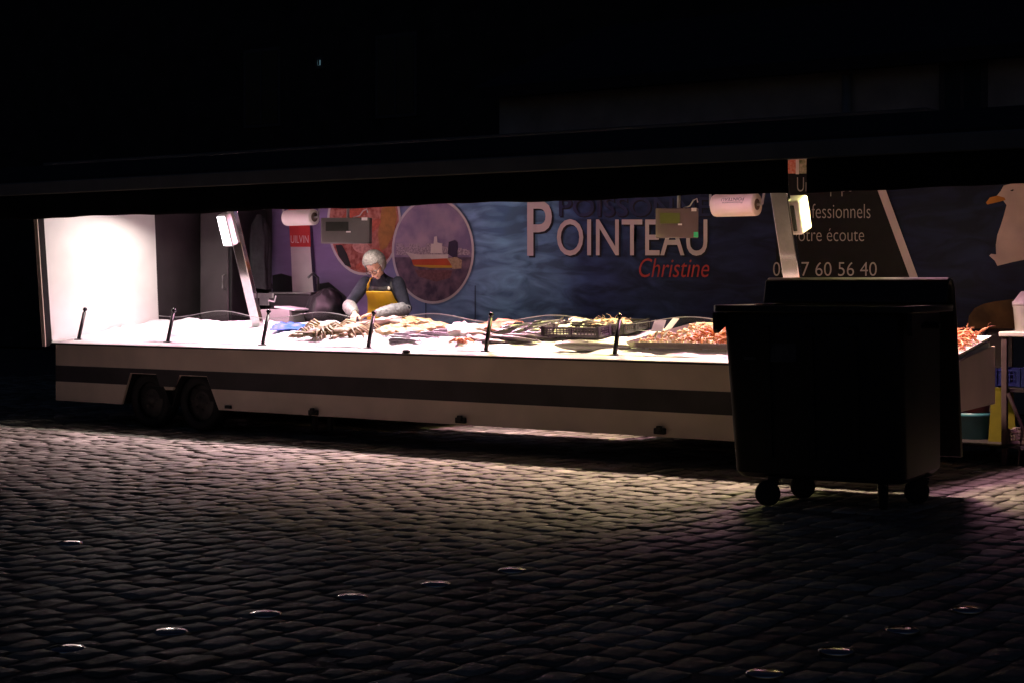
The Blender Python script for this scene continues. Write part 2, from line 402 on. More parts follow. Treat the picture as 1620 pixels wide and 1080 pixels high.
# guard posts with ball tops and the wavy clear guard
guard_u = [0.322, 1.664, 2.972, 4.297, 5.634, 6.956, 8.27, 9.55]
for u in guard_u:
    g = MB().path([(u, 0.06, 0.862), (u - 0.005, 0.145, 1.155)], [0.019, 0.019], 12)
    g = tp(g, 'guard_post', black_metal, smooth=True)
    MB().lathe([(0.042, 0.0), (0.042, 0.012), (0.026, 0.016)], 16, M=Matrix.Translation((u, 0.06, 0.865))).build('post_foot', black_metal, g)
    MB().path([(u - 0.005, 0.145, 1.15), (u - 0.006, 0.15, 1.17)], 0.012, 8).ell((u - 0.006, 0.154, 1.185), (0.024, 0.024, 0.022)).build('ball_cap', mat('polished_black', (0.02, 0.02, 0.022), 0.15, 0.6), g, True)
gl = bpy.data.materials.new('clear_acrylic'); gl.use_nodes = True
n_ = gl.node_tree.nodes; l_ = gl.node_tree.links; n_.remove(n_['Principled BSDF'])
tr = n_.new('ShaderNodeBsdfTransparent'); tr.inputs[0].default_value = (0.97, 0.98, 0.98, 1)
gs = n_.new('ShaderNodeBsdfGlossy'); gs.inputs['Roughness'].default_value = 0.03
mxs = n_.new('ShaderNodeMixShader'); mxs.inputs[0].default_value = 0.045
l_.new(tr.outputs[0], mxs.inputs[1]); l_.new(gs.outputs[0], mxs.inputs[2]); l_.new(mxs.outputs[0], n_['Material Output'].inputs['Surface'])
acr_edge = mat('acrylic_edge', (0.78, 0.80, 0.80), 0.3, var=0.03)
for i in range(1, 7):
    ua, ub = guard_u[i], guard_u[i + 1]
    vs = []; fs = []; N = 30; top = []
    for k in range(N + 1):
        t = k / N; u = ua + (ub - ua) * t
        zt = 1.118 + 0.068 * (0.5 - 0.5 * math.cos(2 * math.pi * t))
        vv = lambda z: 0.085 + 0.29 * (z - 0.90)
        vs += [(u, vv(0.90), 0.90), (u, vv(zt), zt)]; top.append((u, vv(zt), zt))
        if k < N: fs.append((2*k, 2*k+2, 2*k+3, 2*k+1))
    me = evaluated(MB().add(vs, fs).mesh('clear_guard', gl), [('SOLIDIFY', dict(thickness=0.004))])
    g = put('clear_guard', me, trailer, True)
    MB().path(top, 0.0035, 6).build('guard_rim', acr_edge, g, True)
u0 = guard_u[1]; tp(MB().path([(u0 - 0.22, 0.155, 1.128), (u0, 0.145, 1.118)], 0.004, 6), 'guard_end_rim', acr_edge)
# ceiling lamps: alternating pinkish and yellowish floods pointing down on the ice
lampc = {'Y': (1.0, 0.93, 0.34), 'P': (1.0, 0.47, 0.67), 'W': (1.0, 0.86, 0.80)}
LAMPS = [(0.80, 'W', 19, 0.80, 165), (1.95, 'P', 42, 1.02, 130), (3.30, 'W', 31, 1.02, 119), (4.85, 'P', 40, 1.02, 119), (6.25, 'Y', 25, 1.02, 119), (7.40, 'P', 23, 1.02, 119), (8.70, 'Y', 27, 1.02, 119), (9.16, 'P', 20, 1.02, 119)]
for u, k, pw, lv, sp_ in LAMPS:
    f = MB().box((u, lv, 2.35), (0.75, 0.16, 0.07)).box((u, lv, 2.53), (0.05, 0.05, 0.29)).build('ceiling_light', grey_metal, trailer, bevel=0.008)
    MB().box((u, lv, 2.309), (0.70, 0.12, 0.010)).build('diffuser', mat('diffuser_' + {'Y': 'yellow', 'P': 'pink', 'W': 'white'}[k], (0.8, 0.8, 0.8), 0.5, emit=lampc[k], estr=8), f)
    ld = bpy.data.lights.new('ceiling_lamp', 'AREA'); ld.shape = 'RECTANGLE'; ld.size = 0.68; ld.size_y = 0.11; ld.energy = pw * 3.05; ld.spread = R(sp_); ld.color = lampc[k]
    lo = bpy.data.objects.new('ceiling_lamp', ld); COL.objects.link(lo); lo.parent = f; lo.location = (u, lv, 2.30); lo.rotation_euler = (R(-10), 0, 0)

# ------------------------------------------------------------------ printed banner on the back wall
BV = 2.395
BK = 0.8          # how dark the print is overall
banner = thing('printed_banner', 'printed blue fish seller banner with lighthouse, harbour pictures and lettering on the back wall', 'banner', T)
def banner_print():
    m = bpy.data.materials.new('banner_print'); m.use_nodes = True
    n = m.node_tree.nodes; l = m.node_tree.links; p = n['Principled BSDF']; p.inputs['Roughness'].default_value = 0.6; p.inputs['Specular IOR Level'].default_value = 0.15
    tc = n.new('ShaderNodeTexCoord'); sx = n.new('ShaderNodeSeparateXYZ'); l.new(tc.outputs['Object'], sx.inputs[0])
    base = n.new('ShaderNodeValToRGB'); e = base.color_ramp.elements
    mr = n.new('ShaderNodeMapRange'); mr.inputs[1].default_value = 0; mr.inputs[2].default_value = 10
    nz = n.new('ShaderNodeTexNoise'); nz.inputs['Scale'].default_value = 1.2; nz.inputs['Detail'].default_value = 3
    l.new(tc.outputs['Object'], nz.inputs['Vector'])
    ad = n.new('ShaderNodeMath'); ad.operation = 'MULTIPLY_ADD'; ad.inputs[1].default_value = 0.9
    l.new(nz.outputs['Fac'], ad.inputs[0]); l.new(sx.outputs[0], ad.inputs[2]); l.new(ad.outputs[0], mr.inputs[0])
    l.new(mr.outputs[0], base.inputs['Fac'])
    e[0].position = 0.10; e[0].color = (0.230, 0.165, 0.330, 1); e[1].position = 1.0; e[1].color = (0.006, 0.010, 0.038, 1)
    for pos, c in ((0.28, (0.225, 0.170, 0.340)), (0.38, (0.165, 0.260, 0.480)), (0.475, (0.150, 0.330, 0.540)), (0.56, (0.026, 0.056, 0.150)), (0.70, (0.010, 0.017, 0.055)), (0.86, (0.006, 0.010, 0.038))):
        x = e.new(pos); x.color = (*c, 1)
    # streaks of surf, stretched along the banner
    mp = n.new('ShaderNodeMapping'); mp.inputs['Scale'].default_value = (1.0, 1.0, 3.2); mp.inputs['Rotation'].default_value = (0, R(18), 0)
    l.new(tc.outputs['Object'], mp.inputs[0])
    n2 = n.new('ShaderNodeTexNoise'); n2.inputs['Scale'].default_value = 1.9; n2.inputs['Detail'].default_value = 7; n2.inputs['Distortion'].default_value = 1.4
    l.new(mp.outputs[0], n2.inputs['Vector'])
    r2 = n.new('ShaderNodeValToRGB'); r2.color_ramp.elements[0].position = 0.38; r2.color_ramp.elements[1].position = 0.72
    r2.color_ramp.elements[0].color = (0.22, 0.22, 0.22, 1); r2.color_ramp.elements[1].color = (0.85, 0.85, 0.85, 1)
    l.new(n2.outputs['Fac'], r2.inputs['Fac'])
    msk = n.new('ShaderNodeMapRange'); msk.inputs[1].default_value = 2.9; msk.inputs[2].default_value = 3.9; msk.inputs[3].default_value = 0.15; msk.inputs[4].default_value = 0.85
    l.new(sx.outputs[0], msk.inputs[0])
    ov = n.new('ShaderNodeMix'); ov.data_type = 'RGBA'; ov.blend_type = 'OVERLAY'
    l.new(msk.outputs[0], ov.inputs[0]); l.new(base.outputs['Color'], ov.inputs[6]); l.new(r2.outputs['Color'], ov.inputs[7])
    dk_ = n.new('ShaderNodeMix'); dk_.data_type = 'RGBA'; dk_.blend_type = 'MULTIPLY'; dk_.inputs[0].default_value = 1; dk_.inputs[7].default_value = (BK, BK, BK, 1)
    l.new(ov.outputs[2], dk_.inputs[6]); l.new(dk_.outputs[2], p.inputs['Base Color'])
    return m
bmat = banner_print()
def bl(x, y, k=0): return loc(x, y, BV - 0.012 - 0.0025 * k)
# the sheet itself, slightly wavy
vs = []; fs = []; nu, nvv = 110, 16
for i in range(nu + 1):
    for j in range(nvv + 1):
        u = 0.885 + (9.66 - 0.885) * i / nu; z = (0.62 if u < 9.2 else 1.07) + (2.62 - (0.62 if u < 9.2 else 1.07)) * j / nvv
        vs.append((u, BV - 0.004 + 0.004 * math.sin(u * 4.3 + z * 1.5) * (0.5 + 0.5 * math.sin(u * 1.1)), z))
for i in range(nu):
    for j in range(nvv):
        a = i * (nvv + 1) + j; fs.append((a, a + nvv + 1, a + nvv + 2, a + 1))
put('sheet', evaluated(MB().add(vs, fs).mesh('sheet', bmat), [('SOLIDIFY', dict(thickness=0.004, offset=1))]), banner, True)
def poly(name, pts, m, k, parent=None, th=0.0012):
    v = BV - 0.012 - 0.0025 * k
    return MB().prism([loc(x, y, v) for x, y in pts], v - th, v).build(name, m, parent or banner)
def ellipse(cx, cy, rx, ry, n=48): return [(cx + rx * math.cos(2*math.pi*i/n), cy + ry * math.sin(2*math.pi*i/n)) for i in range(n)]
def ink(name, col, var=0.12, scale=8, col2=None, det=4):
    col = tuple(c * BK for c in col); col2 = col2 and tuple(c * BK for c in col2)
    return mat('ink_' + name, col, 0.6, spec=0.15, var=var, scale=scale, col2=col2, detail=det)
lilac = (0.62, 0.56, 0.60)
# lighthouse
lh = poly('lighthouse_picture', [(457, 318), (488, 318), (491, 391), (497, 463), (463, 463), (460, 391)], ink('cream', (1.0, 0.90, 0.92), 0.04), 1)
poly('red_band', [(456, 322), (489, 322), (491.5, 391), (459.5, 391)], ink('red', (0.62, 0.06, 0.06), 0.15), 2, lh)
poly('lighthouse_shade', [(489, 322), (492, 322), (501, 462), (496, 462), (491, 391)], ink('deep_violet', (0.03, 0.02, 0.05)), 2, lh)
poly('dark_shore', [(431, 436), (445, 433), (462, 438), (500, 450), (520, 447), (534, 458), (548, 470), (556, 505), (431, 505)], ink('black_shore', (0.012, 0.011, 0.014), 0.3), 0.4)
# prawn picture
pc = ellipse(576, 352, 55, 80)
poly('picture_rim', ellipse(576, 352, 58.5, 84), ink('rim', lilac, 0.05), 1)
pp = poly('prawn_picture', pc, ink('prawns', (0.20, 0.030, 0.025), 0, 17, (0.52, 0.22, 0.18), 9), 2)
poly('lemon', [(604, 330), (624, 318), (628, 345), (622, 372), (612, 392), (602, 398), (598, 372)], ink('lemon', (0.30, 0.14, 0.04), 0.2, 20), 3, pp)
poly('dark_gap', [(531, 388), (541, 388), (549, 402), (556, 424), (546, 420), (535, 404)], ink('black_shore', (0, 0, 0)), 3, pp)
for a, b, c, d in ((560, 340, 20, 9), (585, 362, 22, 8), (572, 392, 15, 9), (596, 405, 12, 13), (545, 372, 12, 7), (578, 420, 16, 7)):
    th = random.uniform(-1, 1); e_ = ellipse(0, 0, c, d, 18)
    poly('prawn_shape', [(a + x * math.cos(th) - y * math.sin(th), b + x * math.sin(th) + y * math.cos(th)) for x, y in e_], ink('prawn_pink' if c % 2 else 'prawn_red', (0.52, 0.25, 0.22) if c % 2 else (0.40, 0.09, 0.06), 0.3, 30), 4, pp)
# boat picture
poly('picture_rim', ellipse(685, 397, 65, 84), ink('rim', lilac), 5)
bp = poly('boat_picture', ellipse(685, 397, 61.5, 80), ink('violet_sky', (0.15, 0.115, 0.22), 0, 4.5, (0.44, 0.32, 0.42), 7), 6)
sea = [p for p in ellipse(685, 397, 61.5, 80, 96) if p[1] > 403]
poly('harbour_water', sea, ink('harbour_water', (0.045, 0.030, 0.065), 0, 12, (0.17, 0.11, 0.15), 7), 7, bp)
q = []; rnd = random.Random(4); x = 627
while x < 743: w = rnd.uniform(3, 8); y = rnd.uniform(384, 393) if x < 706 else rnd.uniform(391, 397); q += [(x, y), (min(x + w, 743), y)]; x += w
poly('quay_houses', q + [(744, 404), (626, 404)], ink('quay', (0.52, 0.42, 0.46), 0, 60, (0.16, 0.11, 0.17), 3), 8, bp)
poly('wheelhouse', [(681, 401), (682, 386), (686, 386), (687, 375), (691, 374), (692, 384), (699, 386), (700, 401)], ink('pale', (0.72, 0.62, 0.62)), 9, bp)
hull = poly('boat_hull', [(642, 399), (660, 403), (709, 403), (709, 412), (652, 412)], ink('pale', (0.72, 0.62, 0.62)), 9, bp)
poly('red_side', [(651, 411), (709, 409), (717, 421), (654, 420)], ink('hull_red', (0.46, 0.07, 0.03), 0.15), 10, hull)
poly('yellow_line', [(655, 419.5), (716, 420.5), (716, 424), (680, 424), (656, 421.5)], ink('hull_yellow', (0.55, 0.32, 0.03), 0.1), 11, hull)
poly('stern_gear', [(707, 409), (722, 407), (731, 412), (730, 425), (716, 426), (714, 419)], ink('stern', (0.38, 0.26, 0.17), 0.3, 40), 12, bp)
poly('gantry', [(708, 402), (710, 383), (720, 380), (724, 384), (723, 408), (717, 408)], ink('deep_violet', (0.03, 0.02, 0.05)), 10, bp)
poly('water_reflection', [(656, 427), (716, 428), (712, 440), (690, 446), (662, 438)], ink('reflection', (0.15, 0.065, 0.075), 0.3, 30), 8, bp)
for x in (673, 751): poly('seam', [(x, 452), (x + 1.6, 452), (x + 1.6, 508), (x, 508)], ink('seam', (0.03, 0.05, 0.085)), 1)
# dark field for the address, its slanting white edge, the gull and the rock
poly('dark_field', [(1228, 246), (1372, 246), (1442, 440), (1459, 505), (1228, 505)], ink('dark_field', (0.006, 0.0055, 0.007), 0.15), 1)
poly('slanted_line', [(1368, 246), (1381, 246), (1452.5, 440), (1473, 505), (1460, 505), (1439.5, 440)], ink('line', (0.54, 0.46, 0.48), 0.05), 2)
gull = poly('gull_picture', [(1588, 294), (1620, 286), (1640, 290), (1640, 395), (1622, 411), (1602, 415), (1578, 421), (1574, 413), (1565, 405), (1568, 402), (1576, 403), (1575.5, 388), (1578, 372), (1583, 358), (1588, 342), (1592.5, 325), (1586, 316), (1577, 310), (1583, 303)], ink('gull', (0.60, 0.47, 0.44), 0.10, 5), 2)
poly('beak', [(1578, 310), (1589, 313), (1591, 317), (1575, 321), (1562, 324), (1560, 321), (1566, 313)], ink('beak', (0.40, 0.16, 0.03), 0.15), 3, gull)
poly('gull_eye', [(1598, 302), (1602, 300), (1605, 301), (1601, 303)], ink('black_shore', (0, 0, 0)), 3, gull)
poly('rock_picture', [(1530, 520), (1533, 500), (1542, 488), (1556, 481), (1575, 477), (1600, 474), (1640, 476), (1640, 520)], ink('rock', (0.055, 0.028, 0.014), 0, 6, (0.14, 0.075, 0.03), 6), 2)
# food pictures along the top, seen through the slit in the valance
fp = poly('red_picture', [(1215, 252), (1262, 252), (1262, 275), (1215, 275)], ink('food_red', (0.62, 0.12, 0.07), 0, 40, (0.75, 0.35, 0.28), 5), 2)
poly('white_strip', [(1259, 252), (1264, 252), (1264, 276), (1259, 276)], ink('white_strip', (0.75, 0.72, 0.70)), 3)
poly('green_picture', [(1264, 252), (1300, 252), (1300, 275), (1264, 275)], ink('food_green', (0.10, 0.14, 0.04), 0, 30, (0.55, 0.48, 0.35), 5), 2)
# lettering
def letter(body, x0, y0, x1, y1, m, k, name='lettering', shear=0.0, bold=0.0, parent=None):
    """text laid flat on the banner between pixel corners (x0, y0) top left and (x1, y1) bottom right"""
    me = text_mesh(body, shear, bold)
    co = np.empty(len(me.vertices) * 3); me.vertices.foreach_get('co', co); co = co.reshape(-1, 3)
    mn, mxx = co.min(0), co.max(0)
    v = BV - 0.012 - 0.0025 * k
    for i, vt in enumerate(me.vertices):
        tx = (co[i, 0] - mn[0]) / (mxx[0] - mn[0]); ty = (co[i, 1] - mn[1]) / (mxx[1] - mn[1])
        u, z = loc(x0 + (x1 - x0) * tx, y1 + (y0 - y1) * ty, v); vt.co = (u, v, z)
    me.materials.clear(); me.materials.append(m)
    return put(name, me, parent or banner)
l_main = ink('letters', (0.60, 0.53, 0.58), 0.06, 3); l_shadow = ink('letter_shadow', (0.012, 0.012, 0.02)); l_dark = ink('letters_blue', (0.026, 0.034, 0.095), 0.1)
l_red = ink('letters_red', (0.40, 0.055, 0.05), 0.1); l_grey = ink('letters_grey', (0.36, 0.33, 0.33), 0.08)
letter('POISSONNERIE', 886, 314, 1187, 345, l_shadow, 1, bold=0.015)
letter('POISSONNERIE', 884, 312, 1185, 343, l_dark, 2, bold=0.008)
for dx, dy, m, k in ((3, 3, l_shadow, 2), (0, 0, l_main, 3)):
    letter('P', 834 + dx, 318 + dy, 873 + dx, 405 + dy, m, k, bold=0.006)
    letter('OINTEAU', 881 + dx, 347 + dy, 1119 + dx, 405 + dy, m, k, bold=0.004)
letter('Christine', 1011, 409, 1122, 439, l_red, 2, shear=0.25, bold=-0.004)
letter('Une équipe', 1261, 281, 1348, 311, l_grey, 3, bold=-0.012)
letter('professionnels', 1254, 323, 1377, 353, l_grey, 3, bold=-0.012)
letter('à votre écoute', 1238, 362, 1367, 382, l_grey, 3, bold=-0.012)
letter('06', 1223, 415, 1247, 437, l_grey, 3, bold=-0.008)
letter("7", 1268, 415, 1280, 437, l_grey, 3, bold=-0.008)
letter('60 56 40', 1290, 415, 1387, 437, l_grey, 3, bold=-0.008)
letter('UILVIN', 460, 373, 488, 385, ink('letters_pale', (0.85, 0.66, 0.66)), 4, parent=lh)

# ------------------------------------------------------------------ the ice and what lies on it
ice_m = mat('crushed_ice', (0.58, 0.58, 0.60), 0.35, var=0.05, scale=40, bump=0.6, bscale=90, spec=0.5)
def ice_z(u, v):
    z = bed(v)
    z += 0.045 * (noise.noise((u * 1.3, v * 2.0, 0.3))) + 0.034 * noise.noise((u * 4.1, v * 4.6, 1.7)) + 0.012 * noise.noise((u * 13, v * 13, 4)) + 0.007 * noise.noise((u * 30, v * 30, 2))
    if u < 1.5 and v < 0.9: z -= 0.02 * (1.5 - u)
    k = max(0, min(1, (v - 0.05) / 0.14)); return 0.866 + (z - 0.866) * math.sqrt(k)
vs = []; fs = []; NU, NV = 420, 60
for i in range(NU + 1):
    for j in range(NV + 1):
        u = 0.03 + 8.85 * i / NU; v = 0.055 + 1.36 * j / NV
        z = ice_z(u, v)
        if j == NV: z = 1.0
        if i == NU: z = min(z, 0.86 + 0.1 * v)
        vs.append((u, v, z))
for i in range(NU):
    for j in range(NV):
        a = i * (NV + 1) + j; fs.append((a, a + NV + 1, a + NV + 2, a + 1))
ice = MB().add(vs, fs).build('crushed_ice', ice_m, None, True, T); ice['kind'] = 'stuff'
tag(ice, 'crushed white ice heaped along the whole lit counter', 'ice')

def lump(me, amp, sc, seed=0):
    for v in me.vertices:
        d = noise.noise_vector(Vector(v.co) * sc + Vector((seed * 3.1, seed, 0))) * amp; v.co += d
    me.update(); return me
def prawn_mesh(m, L=0.11, curl=1.5):
    mb = MB(); pts = []; rad = []; N = 9
    for i in range(N):
        t = i / (N - 1); a = curl * (t - 0.4); rr = L / max(curl, 0.3)
        pts.append((rr * math.sin(a), 0, rr * (math.cos(a) - 1) + 0.012)); rad.append(0.0135 * (1 - 0.72 * t) * (0.55 + min(1, t * 4) * 0.45))
    mb.path(pts, rad, 8, up=(0, 1, 0))
    p = Vector(pts[-1]); d = (Vector(pts[-1]) - Vector(pts[-2])).normalized()
    for s in (-1, 0, 1): mb.add([p + Vector((0, -0.004, 0)), p + Vector((0, 0.004, 0)), p + d * 0.02 + Vector((0, 0.006 + s * 0.009, 0)), p + d * 0.02 + Vector((0, -0.006 + s * 0.009, 0))], [(0, 1, 2, 3)])
    h = Vector(pts[0])
    mb.path([h, h + Vector((-0.022, 0, 0.004))], [0.005, 0.001], 5)
    for s in (-1, 1):
        mb.path([h, h + Vector((-0.03, s * 0.02, 0.012)), h + Vector((-0.06, s * 0.035, 0.0))], 0.0012, 4)
        for k in range(4): q = Vector(pts[2 + k]); mb.path([q + Vector((0, s * 0.006, -0.006)), q + Vector((-0.006, s * 0.016, -0.018))], 0.0014, 4)
    return mb.mesh('prawn', m)
prawn_o = mat('cooked_prawn', (0.50, 0.125, 0.030), 0.4, col2=(0.56, 0.24, 0.10), scale=60, sss=0.1)
prawn_p = mat('raw_langoustine', (0.50, 0.13, 0.06), 0.4, col2=(0.56, 0.25, 0.15), scale=50, sss=0.1)
prawn_l = mat('pale_prawn', (0.384, 0.223, 0.167), 0.4, col2=(0.446, 0.322, 0.260), scale=50, sss=0.1)
whelk_m = mat('whelk_shell', (0.33, 0.22, 0.09), 0.5, col2=(0.46, 0.34, 0.16), scale=50)
def heap(name, me, n, spot, label, cat, group, smax=1.15):
    for i in range(n):
        u, v, z = spot()
        s = random.uniform(0.85, smax)
        M = at(u, v, z, random.uniform(0, 6.28), random.uniform(-0.9, 0.9), random.uniform(-0.7, 0.7)) @ Matrix.Scale(s, 4)
        o = put(name, me, None, True, M); tag(o, label, cat, group)
def cone_spot(c, ru, rv, h, base):
    def f():
        while True:
            a, b = random.uniform(-1, 1), random.uniform(-1, 1)
            if a * a + b * b < 1: break
        return c[0] + a * ru, c[1] + b * rv, base(c[1] + b * rv) + h * (1 - math.hypot(a, b)) * random.uniform(0.75, 1.0) + 0.012
    return f
def rect_spot(u0, u1, v0, v1, base, h0, h1):
    def f():
        a, b = random.random(), random.random()
        u, v = u0 + (u1 - u0) * a, v0 + (v1 - v0) * b
        top = h0 + (h1 - h0) * b + 0.02 * noise.noise((u * 5, v * 5, 0))
        return u, v, base(v) + top * random.uniform(0.55, 1.0)
    return f
# big tray of whelks and cooked prawns
def tray(name, u0, u1, v0, v1, h, m, label, cat, zoff=0.0, ends=None):
    z0, z1 = ends if ends else (bed(v0) + zoff, bed(v1) + zoff)
    t = 0.006; mb = MB()
    P = lambda u, v, dz: (u, v, z0 + (z1 - z0) * (v - v0) / (v1 - v0) + dz)
    def slab(a, b, c, d): mb.add(a, [(0, 1, 2, 3)]) 
    o = [(u0, v0), (u1, v0), (u1, v1), (u0, v1)]; i = [(u0 + .03, v0 + .03), (u1 - .03, v0 + .03), (u1 - .03, v1 - .03), (u0 + .03, v1 - .03)]
    vs = [P(*p, h) for p in o] + [P(p[0], p[1], 0.0) for p in i]
    fs = [(4, 5, 6, 7)] + [(k, (k + 1) % 4, 4 + (k + 1) % 4, 4 + k) for k in range(4)]
    me = evaluated(mb.add(vs, fs).mesh(name, m), [('SOLIDIFY', dict(thickness=t, offset=0))])
    base = Vector(((u0 + u1) / 2, (v0 + v1) / 2, (z0 + z1) / 2))
    me.transform(Matrix.Translation(-base))
    o_ = put(name, me, None, False, at(*base), bevel=0.003); return tag(o_, label, cat)
brown_steel = mat('tray_steel', (0.42, 0.36, 0.31), 0.28, 0.8, var=0.15)
tray('seafood_tray', 6.98, 8.30, 0.20, 1.38, 0.05, brown_steel, 'wide steel tray of whelks and cooked prawns on the ice', 'tray', 0.02)
zt = lambda v: bed(v) + 0.035
zt2 = lambda v: bed(v) + 0.07
heap('prawn', prawn_mesh(prawn_o, 0.125), 190, rect_spot(7.48, 8.26, 0.30, 1.34, zt, 0.05, 0.13), 'cooked orange prawn heaped in the wide steel tray', 'prawn', 'cooked prawns heaped in the steel tray')
pale = mat('peeled_prawn', (0.496, 0.310, 0.136), 0.4, col2=(0.527, 0.384, 0.223), scale=50)
heap('prawn', prawn_mesh(pale, 0.085, 2.4), 70, rect_spot(7.04, 7.75, 0.24, 0.62, zt, 0.02, 0.06), 'small pale peeled prawn at the front of the steel tray', 'prawn', 'pale peeled prawns in the steel tray')
w = MB().path([(0, 0, 0), (0.012, 0, 0.006), (0.026, 0, 0.010), (0.038, 0, 0.010), (0.046, 0, 0.010)], [0.006, 0.015, 0.013, 0.008, 0.001], 8).mesh('whelk', whelk_m)
heap('whelk', w, 55, cone_spot((7.26, 0.98), 0.20, 0.28, 0.06, zt), 'brown whelk shell piled at the back corner of the steel tray', 'whelk', 'whelks in the steel tray')
tray('prawn_tray', 7.98, 8.75, 0.12, 0.50, 0.07, mat('blue_white_plastic', (0.55, 0.62, 0.75), 0.35), 'bluish white tray of orange prawns at the counter edge beside the waste bin', 'tray', 0.03)
heap('prawn', prawn_mesh(prawn_o), 34, cone_spot((8.30, 0.34), 0.26, 0.15, 0.10, zt2), 'cooked orange prawn heaped in the bluish tray next to the waste bin', 'prawn', 'cooked prawns in the bluish front tray')
# langoustines at the far end
tray('langoustine_tray', 8.95, 9.655, 0.50, 1.41, 0.035, white_paint, 'white tray of langoustines at the end of the counter behind the waste bin', 'tray', ends=(0.850, 1.005))
zl = lambda v: 0.862 + 0.17 * (v - 0.50)
heap('langoustine', prawn_mesh(prawn_p, 0.12, 1.0), 225, rect_spot(9.12, 9.61, 0.54, 1.36, zl, 0.04, 0.07), 'pink langoustine heaped at the end of the counter', 'langoustine', 'langoustines at the end of the counter')
# price cards
for i, (x, y, rz) in enumerate(((1042, 517, 0.15), (1063, 514, -0.5))):
    p = sp(x, y + 12, 0.14)
    c = tag(MB().box((0, 0, 0.0), (0.10, 0.004, 0.12)).box((0, 0.012, -0.08), (0.012, 0.01, 0.10)).build('price_card', mat('card', (0.82, 0.80, 0.76), 0.5, var=0.04), M=at(p.x, p.y, p.z + 0.07, rz, -0.75)), ('upright blank white price card at the back of the prawn tray', 'white price card turned sideways beside the upright card')[i], 'price card')
# crates
def crate(name, L, Wd, Hh, m, label, cat, M):
    t = thing(name, label, cat, M)
    MB().box((0, 0, 0.006), (L, Wd, 0.012)).build('crate_base', m, t)
    for sx, sy in ((0, -1), (0, 1), (-1, 0), (1, 0)):
        mb = MB(); ln = L if sy else Wd
        def bar(a, b, w=0.010):
            mid = (Vector(a) + Vector(b)) / 2; d = Vector(b) - Vector(a)
            s = Vector((abs(d.x) + w, abs(d.y) + w, abs(d.z) + w)); mb.box(mid, s)
        q = lambda s, z: (s, sy * Wd / 2, z) if sy else (sx * L / 2, s, z)
        mb_top = 0.014
        bar(q(-ln / 2, Hh), q(ln / 2, Hh), 0.016); bar(q(-ln / 2, 0.02), q(ln / 2, 0.02), 0.016)
        k = max(4, int(ln / 0.035))
        for i in range(k + 1):
            s = -ln / 2 + ln * i / k; solid = i in (0, k) or abs(i - k / 2) < 0.6
            bar(q(s, 0.02), q(s, Hh), 0.03 if solid else 0.007)
        for i in range(1, 4): bar(q(-ln / 2, Hh * i / 4), q(ln / 2, Hh * i / 4), 0.007)
        mb.build('crate_side', m, t)
    return t
purple = mat('purple_crate', (0.035, 0.018, 0.045), 0.4, var=0.15)
pA = sp(876, 537); pB = sp(962, 540)
p = sp(920, 534)
crate('plastic_crate', 0.56, 0.38, 0.085, purple, 'dark purple lattice crate tipped on the ice at the front', 'crate', at(p.x, p.y, p.z + 0.02, 0.05, 0.1))
p = sp(966, 524, 0.02)
crate('plastic_crate', 0.52, 0.46, 0.075, mat('black_crate', (0.014, 0.013, 0.015), 0.4), 'black crate of pink langoustines behind the purple crate', 'crate', at(p.x, p.y, p.z, 0.05, 0.1))
heap('langoustine', prawn_mesh(prawn_l, 0.09, 1.0), 60, cone_spot((p.x + 0.02, p.y), 0.20, 0.17, 0.05, lambda v: bed(v) + 0.06), 'pale pink langoustine piled in the black crate', 'langoustine', 'langoustines in the black crate')
# fish
def fish_mesh(L, H, Wd, m, name='fish'):
    mb = MB(); rings = []; N = 14
    prof = [(0, .10), (.04, .42), (.12, .78), (.25, 1.0), (.42, .98), (.6, .76), (.75, .5), (.87, .28), (.93, .22)]
    for t, k in prof: rings.append(((L * (t - .5), 0, 0), k))
    vs = []; fs = []; n = 12
    for c, k in rings:
        for i in range(n):
            w = 2 * math.pi * i / n; vs.append((c[0], Wd / 2 * k * math.cos(w), H / 2 * k * math.sin(w)))
    for i in range(len(rings) - 1):
        for k in range(n): fs.append((i*n+k, i*n+(k+1)%n, (i+1)*n+(k+1)%n, (i+1)*n+k))
    fs += [tuple(range(n))[::-1]]
    mb.add(vs, fs)
    x = L * .42; th = Wd * .04
    mb.prism([(x, -H*.10), (x, H*.10), (x + L*.10, H*.42), (x + L*.075, 0), (x + L*.10, -H*.42)], -th, th)
    mb.prism([(-L*.18, H*.45), (L*.05, H*.42), (L*.02, H*.66), (-L*.12, H*.70)], -th, th)
    mb.prism([(L*.05, -H*.36), (L*.20, -H*.24), (L*.17, -H*.50)], -th, th)
    for s in (-1, 1):
        mb.ell((-L*.41, s * Wd*.30, H*.12), (L*.014, Wd*.06, L*.014), nu=8, nv=6, mi=1)
        mb.prism([(-L*.22, -H*.05), (-L*.10, -H*.16), (-L*.12, H*.05)], s * Wd*.48, s * Wd*.50)
    return mb.mesh(name, [m, mat('fish_eye', (0.01, 0.01, 0.01), 0.1)])
